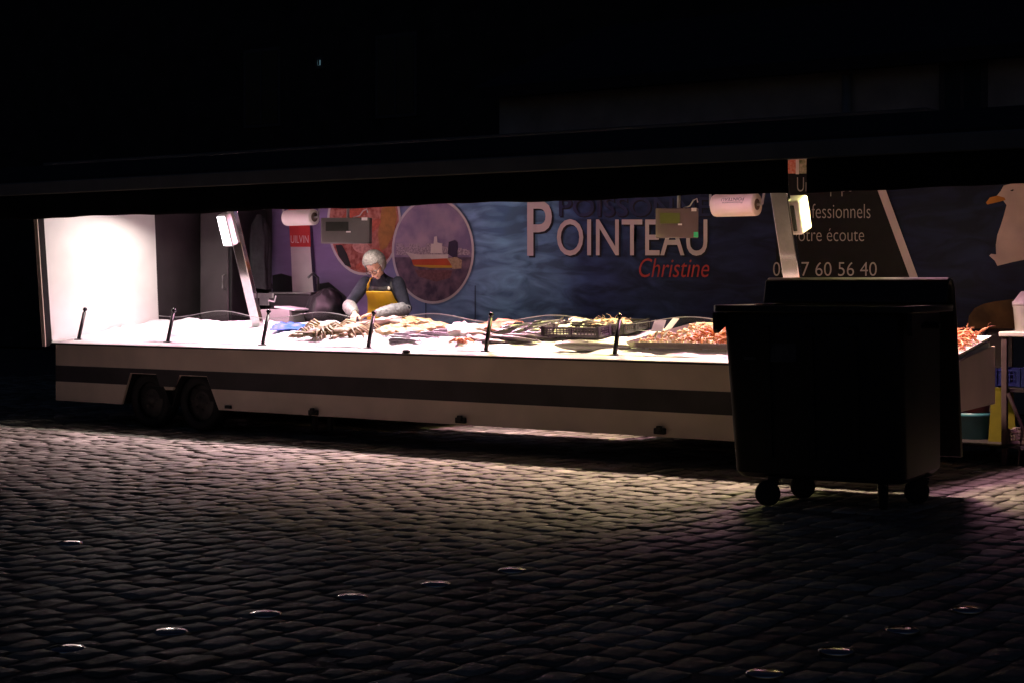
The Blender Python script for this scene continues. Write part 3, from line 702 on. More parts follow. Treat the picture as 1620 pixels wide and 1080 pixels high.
def fish_mat(name, back, belly, spec=0.6):
    m = bpy.data.materials.new(name); m.use_nodes = True
    n = m.node_tree.nodes; l = m.node_tree.links; p = n['Principled BSDF']; p.inputs['Roughness'].default_value = 0.28; p.inputs['Specular IOR Level'].default_value = spec
    tc = n.new('ShaderNodeTexCoord'); sx = n.new('ShaderNodeSeparateXYZ'); l.new(tc.outputs['Object'], sx.inputs[0])
    nz = n.new('ShaderNodeTexNoise'); nz.inputs['Scale'].default_value = 45; l.new(tc.outputs['Object'], nz.inputs['Vector'])
    ad = n.new('ShaderNodeMath'); ad.operation = 'MULTIPLY_ADD'; ad.inputs[1].default_value = 0.03; l.new(nz.outputs['Fac'], ad.inputs[0]); l.new(sx.outputs[2], ad.inputs[2])
    mr = n.new('ShaderNodeMapRange'); mr.inputs[1].default_value = -0.012; mr.inputs[2].default_value = 0.04; l.new(ad.outputs[0], mr.inputs[0])
    r = n.new('ShaderNodeValToRGB'); r.color_ramp.elements[0].color = (*belly, 1); r.color_ramp.elements[1].color = (*back, 1)
    l.new(mr.outputs[0], r.inputs['Fac']); l.new(r.outputs['Color'], p.inputs['Base Color']); return m
dark_fish = fish_mat('dark_fish_skin', (0.035, 0.032, 0.036), (0.32, 0.28, 0.26))
silver_fish = fish_mat('silver_fish_skin', (0.13, 0.12, 0.13), (0.62, 0.58, 0.60))
grey_fish = fish_mat('grey_fish_skin', (0.10, 0.092, 0.08), (0.30, 0.28, 0.25))
fm = fish_mesh(0.46, 0.10, 0.075, dark_fish)
for i in range(9):
    p = sp(812 + i * 8.0, 527 - (i % 3) * 4, 0.03)
    M = at(p.x, p.y + 0.02, p.z + 0.015 + 0.012 * (i % 2), 1.0 + random.uniform(-0.15, 0.15), random.uniform(0.5, 1.0), random.uniform(-0.28, -0.1))
    tag(put('fish', fm, None, True, M), 'dark whole fish leaning in the close row behind the pale flat pieces', 'fish', 'dark whole fish leaning in a row')
fm = fish_mesh(0.36, 0.075, 0.05, silver_fish)
for i, (x, y, rz) in enumerate(((632, 536, 0.2), (648, 532, 0.35), (668, 535, 0.1), (690, 530, 0.3), (712, 526, 0.25), (664, 529, 0.4), (640, 540, 0.1))):
    p = sp(x, y, 0.02); tag(put('fish', fm, None, True, at(p.x, p.y, p.z + 0.01, rz, 1.25, 0)), 'slim silver fish lying flat on the ice in front of the pale fillets', 'fish', 'slim silver fish lying on the ice')
p = sp(948, 551, 0.0)
tag(put('fish', fish_mesh(0.86, 0.13, 0.085, grey_fish), None, True, at(p.x, p.y, p.z + 0.025, 0.10, -1.25, 0)), 'large grey whole fish at the front edge below the purple crate', 'fish')
mauve_fish = fish_mat('mauve_fish_skin', (0.16, 0.13, 0.16), (0.50, 0.44, 0.50))
fm2 = fish_mesh(0.42, 0.13, 0.045, mauve_fish)
for i in range(7):
    p = sp(806 + i * 13, 541 - i * 1.5 + (i % 2) * 2, 0.0)
    tag(put('fish', fm2, None, True, at(p.x, p.y, p.z + 0.03, 0.35 + random.uniform(-0.2, 0.2), 1.35, 0.05)), 'mauve grey flat fish spread on the ice left of the purple crate', 'fish', 'mauve flat fish spread on the ice')
# fillets and pale flesh
def fillet_mesh(L, Wd, Hh, m, seed):
    me = MB().ell((0, 0, 0), (L / 2, Wd / 2, Hh / 2), nu=18, nv=10).mesh('fillet', m); return lump(me, Hh * 0.5, 18, seed)
def fillets(name, m, spots, size, label, cat, group, lift=0.02, n=4):
    mm = [fillet_mesh(*size, m, k + len(name)) for k in range(n)]
    for i, (x, y) in enumerate(spots):
        p = sp(x, y, lift)
        tag(put(name, mm[i % n], None, True, at(p.x, p.y, p.z + 0.01, random.uniform(-0.6, 0.6), random.uniform(-0.2, 0.35), random.uniform(-0.2, 0.2))), label, cat, group)
yellow_f = mat('yellow_fillet', (0.27, 0.18, 0.065), 0.4, col2=(0.37, 0.28, 0.14), scale=25, sss=0.1)
orange_f = mat('salmon_flesh', (0.317, 0.112, 0.038), 0.4, col2=(0.344, 0.177, 0.093), scale=18, sss=0.1)
white_f = mat('white_flesh', (0.496, 0.459, 0.384), 0.35, col2=(0.533, 0.508, 0.471), scale=18, sss=0.1)
pink_f = mat('pink_flesh', (0.260, 0.130, 0.104), 0.4, col2=(0.312, 0.199, 0.165), scale=18, sss=0.1)
fillets('fish_fillet', yellow_f, [(622, 520), (640, 516), (655, 520), (668, 515), (684, 519), (697, 517), (634, 524), (660, 525), (612, 525), (648, 512), (672, 521), (630, 513), (660, 509), (679, 511)], (0.30, 0.15, 0.05), 'pale yellow fish fillet in the pile between the woman and the salmon', 'fillet', 'pale yellow fillets in a pile', 0.04)
fillets('salmon_fillet', orange_f, [(782, 520), (795, 516), (808, 514), (790, 524), (803, 521), (775, 516)], (0.36, 0.17, 0.05), 'orange salmon fillet laid at the back beside the dark fish', 'fillet', 'orange salmon fillets', 0.035)
fillets('white_fillet', white_f, [(880, 522), (896, 518), (910, 515), (922, 512), (900, 523), (914, 521), (890, 526), (928, 517)], (0.28, 0.14, 0.08), 'white squid piece in the pale pile left of the black crate', 'squid', 'white squid in a pale pile', 0.04)
fillets('white_fillet', white_f, [(727, 523), (742, 519), (755, 524), (735, 528), (748, 530)], (0.32, 0.17, 0.07), 'white fish piece on the ice left of the salmon', 'fillet', 'white fish pieces left of the salmon', 0.03)
fillets('pink_fillet', pink_f, [(612, 509), (630, 510), (596, 511)], (0.42, 0.15, 0.06), 'pink fish loin on the board under the hands of the woman', 'fillet', 'pink fish loins on the cutting board', 0.06)
fillets('pale_flatfish', mat('mauve_flesh', (0.286, 0.225, 0.234), 0.35, col2=(0.339, 0.304, 0.304), scale=16), [(780, 541), (800, 537), (765, 536), (785, 533)], (0.34, 0.2, 0.035), 'pale mauve flat fish right of the red sea star', 'fish', 'pale mauve flat fish', 0.01)
# red rayed creature
p = sp(731, 543, 0.0); mb = MB().ell((0, 0, 0.015), (0.04, 0.04, 0.025))
for k in range(7):
    w_ = k * 0.9; mb.path([(0, 0, 0.02), (0.06 * math.cos(w_), 0.06 * math.sin(w_), 0.03), (0.12 * math.cos(w_ + .3), 0.12 * math.sin(w_ + .3), 0.005)], [0.02, 0.014, 0.004], 7)
tag(mb.build('sea_star', mat('sea_star_red', (0.55, 0.13, 0.05), 0.5, col2=(0.70, 0.30, 0.16), scale=30), None, True, at(p.x, p.y, p.z + 0.01)), 'orange red sea creature with spread rays on white ice', 'sea star')
# crabs
crab_m = mat('crab_shell', (0.13, 0.082, 0.034), 0.5, col2=(0.21, 0.145, 0.065), scale=30, bump=0.3, bscale=80)
def crab(label, M):
    t = thing('crab', label, 'crab', M, 'brown crabs on the ice')
    me = MB().ell((0, 0, 0.05), (0.125, 0.085, 0.045), nu=22, nv=12).mesh('carapace', crab_m); lump(me, 0.008, 22)
    put('carapace', me, t, True)
    for s in (-1, 1):
        for k in range(4):
            a = 0.25 + k * 0.45; dx, dy = s * math.cos(a - 0.9), math.sin(a - 0.9)
            MB().path([(s * 0.10, 0.03 * (k - 1.5), 0.045), (s * 0.10 + dx * 0.10, dy * 0.10, 0.095), (s * 0.10 + dx * 0.17, dy * 0.17, 0.05), (s * 0.10 + dx * 0.20, dy * 0.20, -0.005)], [0.014, 0.012, 0.009, 0.003], 7).build('leg', crab_m, t, True)
        MB().path([(s * 0.08, -0.06, 0.05), (s * 0.15, -0.12, 0.06), (s * 0.10, -0.17, 0.05)], [0.018, 0.020, 0.022], 8).ell((s * 0.07, -0.20, 0.045), (0.028, 0.05, 0.024)).path([(s * 0.06, -0.23, 0.05), (s * 0.04, -0.265, 0.045)], [0.010, 0.003], 6).path([(s * 0.085, -0.235, 0.04), (s * 0.07, -0.27, 0.035)], [0.008, 0.003], 6).build('claw', crab_m, t, True)
    return t
for (x, y, rz, rx, lb) in ((522, 523, 0.3, 0.5, 'topmost brown crab of the heap right of the blue cloth'), (500, 533, -0.4, 0.1, 'brown crab lowest in the heap, nearest the front edge'), (560, 526, 0.9, 0.3, 'brown crab at the woman side of the crab heap'), (540, 532, 0.1, 0.2, 'brown crab in the middle of the heap with claws forward')):
    p = sp(x, y, 0.02); crab(lb, at(p.x, p.y, p.z - 0.01, rz, rx))
# blue cloth
vs = []; fs = []; n = 12
for i in range(n):
    for j in range(n):
        a, b = i / (n - 1) - .5, j / (n - 1) - .5
        vs.append((a * 0.34, b * 0.24, 0.035 * noise.noise((a * 5, b * 5, 1)) + 0.05 * (0.25 - a * a)))
for i in range(n - 1):
    for j in range(n - 1): fs.append((i*n+j, (i+1)*n+j, (i+1)*n+j+1, i*n+j+1))
blue_m = mat('blue_plastic', (0.010, 0.065, 0.33), 0.5, spec=0.2, var=0.15)
p = sp(456, 519, 0.02)
tag(put('plastic_bag', evaluated(MB().add(vs, fs).mesh('plastic_bag', blue_m), [('SOLIDIFY', dict(thickness=0.004))]), None, True, at(p.x, p.y, p.z + 0.005, 0.5, 0.25)), 'crumpled bright blue plastic bag lying on the ice', 'bag')
p = sp(491, 516, 0.02)
tag(MB().box((0, 0, 0), (0.10, 0.07, 0.03)).build('plastic_tub', blue_m, None, True, at(p.x, p.y, p.z, 0.4, 0.3), bevel=0.008), 'small blue plastic box half sunk in the ice beside the crabs', 'box')
# serving board before the woman
u, z = loc(604, 509, 1.36); tag(MB().box((0, 0, 0), (0.75, 0.24, 0.02)).build('cutting_board', mat('board', (0.5, 0.44, 0.40), 0.5), None, False, at(u, 1.40, z - 0.02), bevel=0.004), 'pale cutting board at the back of the counter under the hands of the woman', 'cutting board')

# ------------------------------------------------------------------ hanging scales and paper rolls
def hanging_scale(label, x0, y0, x1, y1, v, face_m, lit):
    ua, za = loc(x0, y0, v); ub, zb = loc(x1, y1, v); w, h = ub - ua, za - zb
    t = thing('hanging_scale', label, 'scale', at((ua + ub) / 2, v + 0.06, za), 'weighing scales hung over the counter')
    # the casing is turned a little towards the customers
    rot = Matrix.Rotation(R(30), 4, 'Z') 
    MB().box((0, 0, -h / 2), (w * 0.86, 0.15, h)).build('casing', face_m, t, M=rot, bevel=0.008)
    MB().box((-w * 0.14, -0.079, -h * 0.34), (w * 0.40, 0.006, h * 0.36)).build('display', lit, t, M=rot)
    MB().box((w * 0.06, -0.0835, -h * 0.55), (w * 0.08, 0.002, 0.014)).build('label_strip', white_paint, t, M=rot)
    MB().box((w * 0.34, -0.0775, -h * 0.05), (w * 0.10, 0.003, 0.03)).build('paper_label', white_paint, t, M=rot)
    MB().path([(0.02, 0, 0.0), (0.02, 0, 0.10), (0.02, 0.0, 2.66 - za)], 0.016, 8).build('hanger', dull_steel, t)
    MB().path([(w * 0.15, 0, 0.004), (w * 0.30, 0, 0.02), (w * 0.38, 0, 0.07), (w * 0.46, 0, 0.085), (w * 0.48, 0, 0.05)], 0.006, 6).build('hook', dull_steel, t, True)
    return t, w, h, rot
scale_grey = mat('scale_casing', (0.075, 0.072, 0.064), 0.45, 0.0, spec=0.3, var=0.06)
dim_lcd = mat('dark_display', (0.02, 0.022, 0.018), 0.2)
lit_lcd = mat('green_display', (0.05, 0.05, 0.01), 0.3, emit=(0.30, 0.30, 0.06), estr=0.10)
hanging_scale('dark grey hanging scale with unlit display beside the lighthouse picture', 508, 346, 577, 385, 1.55, scale_grey, dim_lcd)
t, w, h, rot = hanging_scale('hanging scale with yellowish display and green sticker before the large lettering', 1032, 331, 1100, 376, 1.55, mat('scale_casing_mauve', (0.11, 0.085, 0.085), 0.45, 0.0, spec=0.3, var=0.06), lit_lcd)
MB().box((w * 0.38, -0.0775, -h * 0.90), (w * 0.09, 0.003, h * 0.18)).build('green_sticker', mat('green_sticker', (0.04, 0.55, 0.20), 0.4), t, M=rot)
def paper_roll(label, xa, xb, y0, y1, v, text=None):
    u0, z0 = loc(xa, (y0 + y1) / 2, v); u1, z1 = loc(xb, (y0 + y1) / 2, v)
    Rr = (loc(xa, y0, v)[1] - loc(xa, y1, v)[1]) / 2; L = (u1 - u0) * 0.80
    t = thing('paper_roll', label, 'paper roll', at((u0 + u1) / 2, v, z0), 'paper rolls hung over the counter')
    M = Matrix.Rotation(R(90), 4, 'Y')
    paper = mat('roll_paper', (0.78, 0.74, 0.66), 0.6, var=0.04, scale=8)
    MB().lathe([(0.03, -L/2 + 0.02), (Rr*0.8, -L/2), (Rr*0.95, -L/2 + 0.006), (Rr, -L/2 + 0.025), (Rr, L/2 - 0.02), (Rr * 0.97, L/2), (0.032, L/2)], 32).build('paper', paper, t, True, M)
    MB().lathe([(0.05, L/2 + 0.001), (0.05, L/2 + 0.004), (0.03, L/2 + 0.004)], 24).build('core', mat('card_core', (0.10, 0.07, 0.05), 0.8), t, False, M)
    MB().path([(-L/2 - 0.04, 0, 0), (L/2 + 0.05, 0, 0)], 0.012, 8).path([(L/2 + 0.05, 0, 0), (L/2 + 0.07, 0, 0.1), (L/2 + 0.05, 0.0, 2.66 - z0)], 0.012, 8).path([(-L/2 - 0.04, 0, 0), (-L/2 - 0.04, 0.0, 2.66 - z0)], 0.012, 8).build('holder', dull_steel, t)
    if text:
        for body, ht, off, wd in text:
            me = text_mesh(body); co = [vt.co.copy() for vt in me.vertices]
            mnx, mxx = min(c.x for c in co), max(c.x for c in co); mny, mxy = min(c.y for c in co), max(c.y for c in co)
            for vt, c in zip(me.vertices, co):
                tx = (c.x - mnx) / (mxx - mnx); ty = (c.y - mny) / (mxy - mny)
                ang = off + ht * ty            # angle round the roll; upside down
                vt.co = ((0.5 - tx) * wd + 0.02, -math.cos(ang) * (Rr + 0.002), -math.sin(ang) * (Rr + 0.002))
            me.materials.clear(); me.materials.append(mat('green_print', (0.08, 0.12, 0.10), 0.6))
            put('printed_name', me, t)
paper_roll('plain white paper roll hung above the lighthouse picture', 447, 503, 333, 358, 1.55)
paper_roll('white paper roll printed upside down, hung right of the lettering', 1122, 1206, 308, 344, 1.45, [('POINTEAU', 0.30, -0.62, 0.22), ('Poissonnerie', 0.16, -0.24, 0.20)])

# ------------------------------------------------------------------ the woman at work
skin = mat('skin', (0.46, 0.26, 0.18), 0.5, var=0.06, scale=30, sss=0.15)
navy = mat('navy_cloth', (0.018, 0.019, 0.028), 0.85, spec=0.12, var=0.2, scale=30, bump=0.2)
vest_m = mat('grey_vest', (0.055, 0.055, 0.055), 0.85, spec=0.12, var=0.2, scale=40, bump=0.3)
apron_m = mat('yellow_apron', (0.56, 0.34, 0.012), 0.4, var=0.06, scale=9, bump=0.15, bscale=14)
sleeve_m = mat('grey_oversleeve', (0.12, 0.12, 0.125), 0.45, col2=(0.22, 0.22, 0.22), scale=45, bump=0.7, bscale=55)
sleeve_w = mat('white_oversleeve', (0.10, 0.10, 0.092), 0.5, col2=(0.20, 0.195, 0.18), scale=45, bump=0.7, bscale=55)
hair_m = mat('grey_hair', (0.060, 0.053, 0.047), 0.75, col2=(0.17, 0.152, 0.135), scale=70, bump=0.5, bscale=120)
PU = loc(597, 450, 1.72)[0]
person = thing('person', 'woman in yellow apron and glasses bending over the fish counter', 'person', at(PU - 0.06, 2.02, 0.245, R(16)))
SHL, SHR = Vector((0.185, -0.25, 1.215)), Vector((-0.185, -0.25, 1.215))
ELL, ELR = Vector((0.30, -0.30, 0.955)), Vector((-0.33, -0.36, 0.985))
WRL, WRR = Vector((0.03, -0.54, 0.900)), Vector((-0.155, -0.58, 0.905))
HC = Vector((0.0, -0.42, 1.405)); HR = Euler((R(46), R(-6), R(-14))).to_matrix()
HS = 1.14
def hp(x, y, z): return HC + HR @ Vector((x, y, z)) * HS
torso = [((0, 0.03, 0.74), .165, .115, 0), ((0, 0.0, 0.84), .170, .120, 0.1), ((0, -0.05, 0.95), .150, .105, 0.35), ((0, -0.12, 1.05), .150, .105, 0.5), ((0, -0.19, 1.14), .165, .110, 0.55), ((0, -0.245, 1.215), .160, .085, 0.6), ((0, -0.285, 1.255), .085, .065, 0.6), ((0, -0.31, 1.285), .056, .056, 0.5), ((0, -0.345, 1.33), .052, .054, 0.5), ((0, -0.375, 1.36), .05, .055, 0.5)]
def limb(mb, pts, rad): 
    mb.path(pts, rad, 14)
    for p, r in zip(pts, rad): mb.ell(p, (r, r, r), nu=12, nv=8)
def hand(mb, wr, d, up, side, curl):
    """palm, four fingers and a thumb; d points to the fingertips, up is the back of the hand, side the thumb side"""
    d = d.normalized(); side = (side - d * side.dot(d)).normalized(); up = d.cross(side); 
    if up.z < 0: up = -up
    pc_ = wr + d * 0.045
    rot = Matrix((side, d, up)).transposed()
    mb.ell(pc_, (0.040, 0.052, 0.017), rot, 14, 10)
    for k, (o, ln) in enumerate(((0.029, .068), (0.010, .077), (-0.010, .072), (-0.028, .056))):
        b = pc_ + d * 0.042 + side * o; pts = [b]; dirn = d.copy(); 
        for s in range(3):
            dirn = (dirn * math.cos(curl * (1 + .15 * k)) - up * math.sin(curl * (1 + .15 * k))).normalized(); pts.append(pts[-1] + dirn * ln / 3 * (1.15 - .15 * s))
        limb(mb, pts, [0.0092, 0.0086, 0.0080, 0.0066])
    b = wr + d * 0.022 + side * 0.032
    limb(mb, [b, b + side * 0.022 + d * 0.022 - up * 0.006, b + side * 0.026 + d * 0.050 - up * 0.016], [0.012, 0.0095, 0.008])
mb = MB(); mb.loft(torso)
limb(mb, [(-0.09, 0.02, 0.78), (-0.10, -0.03, 0.45), (-0.10, 0.03, 0.08)], [0.085, 0.058, 0.038]); limb(mb, [(0.09, 0.02, 0.78), (0.10, -0.05, 0.45), (0.10, 0.01, 0.08)], [0.085, 0.058, 0.038])
for s in (-1, 1): mb.ell((s * 0.10, -0.06, 0.04), (0.045, 0.12, 0.038))
for sh, el, wr in ((SHL, ELL, WRL), (SHR, ELR, WRR)):
    limb(mb, [sh, (sh + el) / 2, el, (el * .6 + wr * .4), wr], [0.052, 0.045, 0.038, 0.036, 0.024])
hand(mb, WRL, Vector((-0.9, -0.35, -0.22)), Vector((0, 0, 1)), Vector((0.2, -0.9, 0.2)), 0.32)
hand(mb, WRR, Vector((0.12, -0.75, -0.65)), Vector((0, -0.5, 0.8)), Vector((0.95, 0, 0)), 0.42)
# head: skull, jaw, nose, lips, brow, ears
mb.ell(hp(0, 0.012, 0.025), (0.0844, 0.1049, 0.1049), HR, 22, 16); mb.ell(hp(0, -0.028, -0.035), (0.0661, 0.0661, 0.0889), HR, 20, 14); mb.ell(hp(0, -0.062, -0.098), (0.0274, 0.0228, 0.0205), HR)
mb.path([hp(0, -0.083, 0.005), hp(0, -0.100, -0.022), hp(0, -0.106, -0.040), hp(0, -0.092, -0.048)], [0.008, 0.010, 0.014, 0.008], 10)
mb.ell(hp(0, -0.082, -0.070), (0.0251, 0.0114, 0.0068), HR); mb.ell(hp(0, -0.080, -0.079), (0.0205, 0.0114, 0.0068), HR)
for s in (-1, 1):
    mb.ell(hp(s * 0.030, -0.074, 0.016), (0.0228, 0.0114, 0.0080), HR); mb.ell(hp(s * 0.040, -0.058, -0.030), (0.0251, 0.0205, 0.0228), HR)
    mb.ell(hp(s * 0.074, 0.012, -0.010), (0.0091, 0.0205, 0.0342), HR)
mb.path([hp(0, 0.03, -0.04), (0, -0.335, 1.30)], [0.050, 0.052], 14)
body = evaluated(mb.mesh('body', skin), [('REMESH', dict(mode='VOXEL', voxel_size=0.0055)), ('SMOOTH', dict(iterations=4, factor=0.5))])
body.materials.clear(); body.materials.append(skin); put('body', body, person, True)
def cloth(name, m, mb, vox=0.010, it=5):
    me = evaluated(mb.mesh(name, m), [('REMESH', dict(mode='VOXEL', voxel_size=vox)), ('SMOOTH', dict(iterations=it, factor=0.5))])
    for vt in me.vertices: vt.co += noise.noise_vector(Vector(vt.co) * 14) * 0.006
    me.materials.clear(); me.materials.append(m); return put(name, me, person, True)
mb = MB(); mb.loft([(c, a + .020, b + .020, t) for c, a, b, t in torso[1:7]] + [((0, -0.312, 1.288), .070, .070, .5), ((0, -0.335, 1.315), .064, .064, .5)])
for sh, el, wr in ((SHL, ELL, WRL), (SHR, ELR, WRR)): limb(mb, [sh, (sh + el) / 2, el, el * .8 + wr * .2], [0.074, 0.066, 0.060, 0.052])
cloth('jumper', navy, mb)
mb = MB(); mb.loft([((0, 0.02, 0.84), .200, .150, .05)] + [(c, a + .034, b + .034, t) for c, a, b, t in torso[2:6]] + [((0, -0.262, 1.238), .128, .100, .6)])
for s in (-1, 1): mb.ell((s * 0.135, -0.225, 1.20), (0.082, 0.085, 0.065))
cloth('vest', vest_m, mb)
mb = MB(); limb(mb, [(-0.09, 0.02, 0.80), (-0.10, -0.03, 0.45), (-0.10, 0.03, 0.10)], [0.110, 0.080, 0.062]); limb(mb, [(0.09, 0.02, 0.80), (0.10, -0.05, 0.45), (0.10, 0.01, 0.10)], [0.110, 0.080, 0.062])
mb.ell((0, 0.02, 0.82), (0.185, 0.135, 0.10)); cloth('trousers', navy, mb)
mb = MB()
for s in (-1, 1): mb.ell((s * 0.10, -0.07, 0.05), (0.058, 0.145, 0.052)); mb.path([(s * 0.10, 0.02, 0.04), (s * 0.10, 0.02, 0.22)], [0.058, 0.062], 12)
cloth('rubber_boots', black_rubber, mb)
for el, wr, m in ((ELL, WRL, sleeve_m), (ELR, WRR, sleeve_w)):
    mb = MB(); pts = [el.lerp(wr, t) for t in (-0.10, 0.12, 0.4, 0.7, 0.93)]; limb(mb, pts[1:-1], [0.072, 0.074, 0.062]); mb.path(pts, [0.05, 0.072, 0.074, 0.062, 0.036], 14)
    o = cloth('oversleeve', m, mb, 0.009, 3)
    for vt in o.data.vertices: vt.co += noise.noise_vector(Vector(vt.co) * 40) * 0.005
# apron bib and skirt
vs = []; fs = []; nx, nz = 14, 26
for j in range(nz):
    t = j / (nz - 1); z = 1.135 - 0.70 * t
    cy = np.interp(z, [0.4, 0.74, 0.84, 0.95, 1.05, 1.14], [0.0, 0.03, 0.0, -0.05, -0.12, -0.19])
    hw = np.interp(z, [0.43, 0.8, 0.95, 1.05, 1.135], [0.25, 0.24, 0.19, 0.155, 0.145]); off = np.interp(z, [0.43, 0.8, 0.95, 1.14], [0.20, 0.205, 0.200, 0.195])
    for i in range(nx):
        a = 2 * i / (nx - 1) - 1
        vs.append((a * hw, cy - off + 0.075 * a * a * (hw / .2) + 0.004 * math.sin(a * 9 + z * 12), z))
for j in range(nz - 1):
    for i in range(nx - 1): fs.append((j*nx+i, j*nx+i+1, (j+1)*nx+i+1, (j+1)*nx+i))
ap = put('apron', evaluated(MB().add(vs, fs).mesh('apron', apron_m), [('SOLIDIFY', dict(thickness=0.005)), ('SUBSURF', dict(levels=1))]), person, True)
for s in (-1, 1): MB().path([(s * 0.135, -0.30, 1.13), (s * 0.115, -0.335, 1.20), (s * 0.09, -0.33, 1.262), (s * 0.07, -0.27, 1.29)], [0.014] * 4, 8, flat=0.4).build('apron_strap', apron_m if s < 0 else navy, ap, True)
MB().ell((0.115, -0.325, 1.165), (0.016, 0.012, 0.020)).build('apron_button', mat('pale_button', (0.8, 0.72, 0.6), 0.4), ap, True)
# hair: a soft bob left open over the face
vs = []; fs = []; nu, nv_ = 40, 26
for j in range(nv_ + 1):
    th = math.pi * 0.80 * j / nv_
    for i in range(nu):
        ph = 2 * math.pi * i / nu
        x, y, z = math.sin(th) * math.cos(ph), math.sin(th) * math.sin(ph), math.cos(th)
        rr = Vector((0.104 * x, 0.116 * y + 0.012, 0.118 * z + 0.022)) * (1 + 0.05 * noise.noise((x * 3, y * 3, z * 3)) + 0.035 * noise.noise((x * 16, y * 16, z * 4)))
        vs.append(HC + HR @ rr * HS)
for j in range(nv_):
    for i in range(nu):
        ph = 2 * math.pi * (i + .5) / nu; th = math.pi * 0.80 * (j + .5) / nv_
        y, x, z = math.sin(th) * math.sin(ph), math.sin(th) * math.cos(ph), math.cos(th)
        if y < -0.42 and z < 0.52 - 0.25 * abs(x): continue
        fs.append((j*nu+i, (j+1)*nu+i, (j+1)*nu+(i+1) % nu, j*nu+(i+1) % nu))
put('hair', evaluated(MB().add(vs, fs).mesh('hair', hair_m), [('SOLIDIFY', dict(thickness=0.022, offset=-1)), ('SUBSURF', dict(levels=1))]), person, True)
dk = mat('glasses_frame', (0.02, 0.012, 0.01), 0.3)
mb = MB()
for s in (-1, 1):
    ring = [hp(s * 0.033 + 0.025 * math.cos(k * math.pi / 8), -0.100 + 0.006 * abs(math.cos(k * math.pi / 8)), -0.006 + 0.019 * math.sin(k * math.pi / 8)) for k in range(17)]
    mb.path(ring, 0.0032, 6); mb.path([hp(s * 0.058, -0.094, 0.0), hp(s * 0.080, -0.04, 0.004), hp(s * 0.080, 0.015, 0.002)], 0.003, 6)
mb.path([hp(-0.009, -0.102, -0.004), hp(0.009, -0.102, -0.004)], 0.003, 6); mb.build('glasses', dk, person, True)
for s in (-1, 1):
    e_ = MB().ell(hp(s * 0.031, -0.072, -0.006), (0.013, 0.010, 0.008), HR).build('eye', mat('eye_white', (0.75, 0.72, 0.68), 0.3), person, True)
    MB().ell(hp(s * 0.031, -0.0815, -0.008), (0.006, 0.003, 0.006), HR).build('iris', dk, e_, True)
MB().path([hp(-0.02, -0.092, -0.0745), hp(0, -0.0955, -0.0735), hp(0.02, -0.092, -0.0745)], 0.0022, 6).build('lips', mat('lips', (0.40, 0.14, 0.11), 0.5), person, True)

# ------------------------------------------------------------------ things behind the counter
u, z = loc(450, 503, 1.75)
b = thing('foam_box', 'open white foam box behind the crabs, under the lighthouse picture', 'box', at(u, 1.75, z - 0.16))
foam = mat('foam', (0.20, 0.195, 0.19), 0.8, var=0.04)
mb = MB(); mb.box((0, 0, 0.01), (0.42, 0.30, 0.02))
for c, d in (((0, -.14, .13), (.42, .025, .24)), ((0, .14, .13), (.42, .025, .24)), ((-.198, 0, .13), (.025, .255, .24)), ((.198, 0, .13), (.025, .255, .24))): mb.box(c, d)
mb.build('box_body', foam, b, bevel=0.006); MB().box((0.12, 0.0, 0.262), (0.30, 0.26, 0.02), Matrix.Rotation(0.10, 3, 'Y')).build('loose_lid', mat('clear_bag', (0.5, 0.5, 0.5), 0.2), b, bevel=0.004)
dark_cab = mat('dark_cabinet', (0.010, 0.010, 0.0105), 0.6, spec=0.12, var=0.2)
u, z = loc(432, 450, 2.1)
c = thing('storage_cabinet', 'black upright cabinet between the dark end door and the lighthouse picture', 'cabinet', at(0.58, 2.08, 0.245))
MB().box((0, 0.0, 1.15), (0.50, 0.55, 2.30)).build('cabinet_body', dark_cab, c, bevel=0.01)
MB().box((-0.01, -0.285, 1.15), (0.44, 0.02, 2.2)).build('cabinet_door', dark_panel, c, bevel=0.01)
MB().path([(0.16, -0.30, 1.15), (0.16, -0.33, 1.16), (0.16, -0.33, 1.30), (0.16, -0.30, 1.31)], 0.008, 8).build('handle', dull_steel, c)
coat_m = mat('coat', (0.012, 0.013, 0.014), 0.85, spec=0.1, var=0.3, scale=20)
vs = []; fs = []; n = 40; prof = [(.03, 0.03), (.05, 0), (.12, -.08), (.135, -.25), (.13, -.45), (.15, -.75), (.15, -.80)]
for r_, z_ in prof:
    for k in range(n):
        w_ = 2 * math.pi * k / n; q_ = r_ * (1 + min(1, -z_ * 1.6 + .1) * 0.16 * math.sin(5 * w_ + 2 * z_) + 0.05 * math.sin(11 * w_ + 3))
        vs.append((q_ * math.cos(w_), q_ * 0.55 * math.sin(w_), z_))
for a in range(len(prof) - 1):
    for k in range(n): fs.append((a*n+k, a*n+(k+1) % n, (a+1)*n+(k+1) % n, (a+1)*n+k))
coat = evaluated(MB().add(vs, fs).mesh('hanging_coat', coat_m), [('SUBSURF', dict(levels=1))]); lump(coat, 0.015, 9)
u, z = loc(411, 345, 1.95); tag(put('hanging_coat', coat, None, True, at(u, 1.95, 2.20)), 'dark coat hanging behind the shiny lamp post at the dark end door', 'coat')
def jumble(name, label, cat, c, r, seed, m):
    me = MB().ell((0, 0, 0), r, nu=36, nv=20).mesh(name, m); lump(me, 0.05, 6, seed); lump(me, 0.018, 22, seed + 3); lump(me, 0.008, 60, seed)
    return tag(put(name, me, None, True, at(*c)), label, cat)
bagm = mat('black_bag', (0.010, 0.010, 0.011), 0.5, spec=0.15, var=0.3, scale=30)
u, z = loc(515, 475, 2.0); jumble('rubbish_bag', 'shiny black rubbish bag slumped behind the crabs beside the woman', 'bag', (u, 2.0, z - 0.15), (0.24, 0.2, 0.26), 5, bagm)
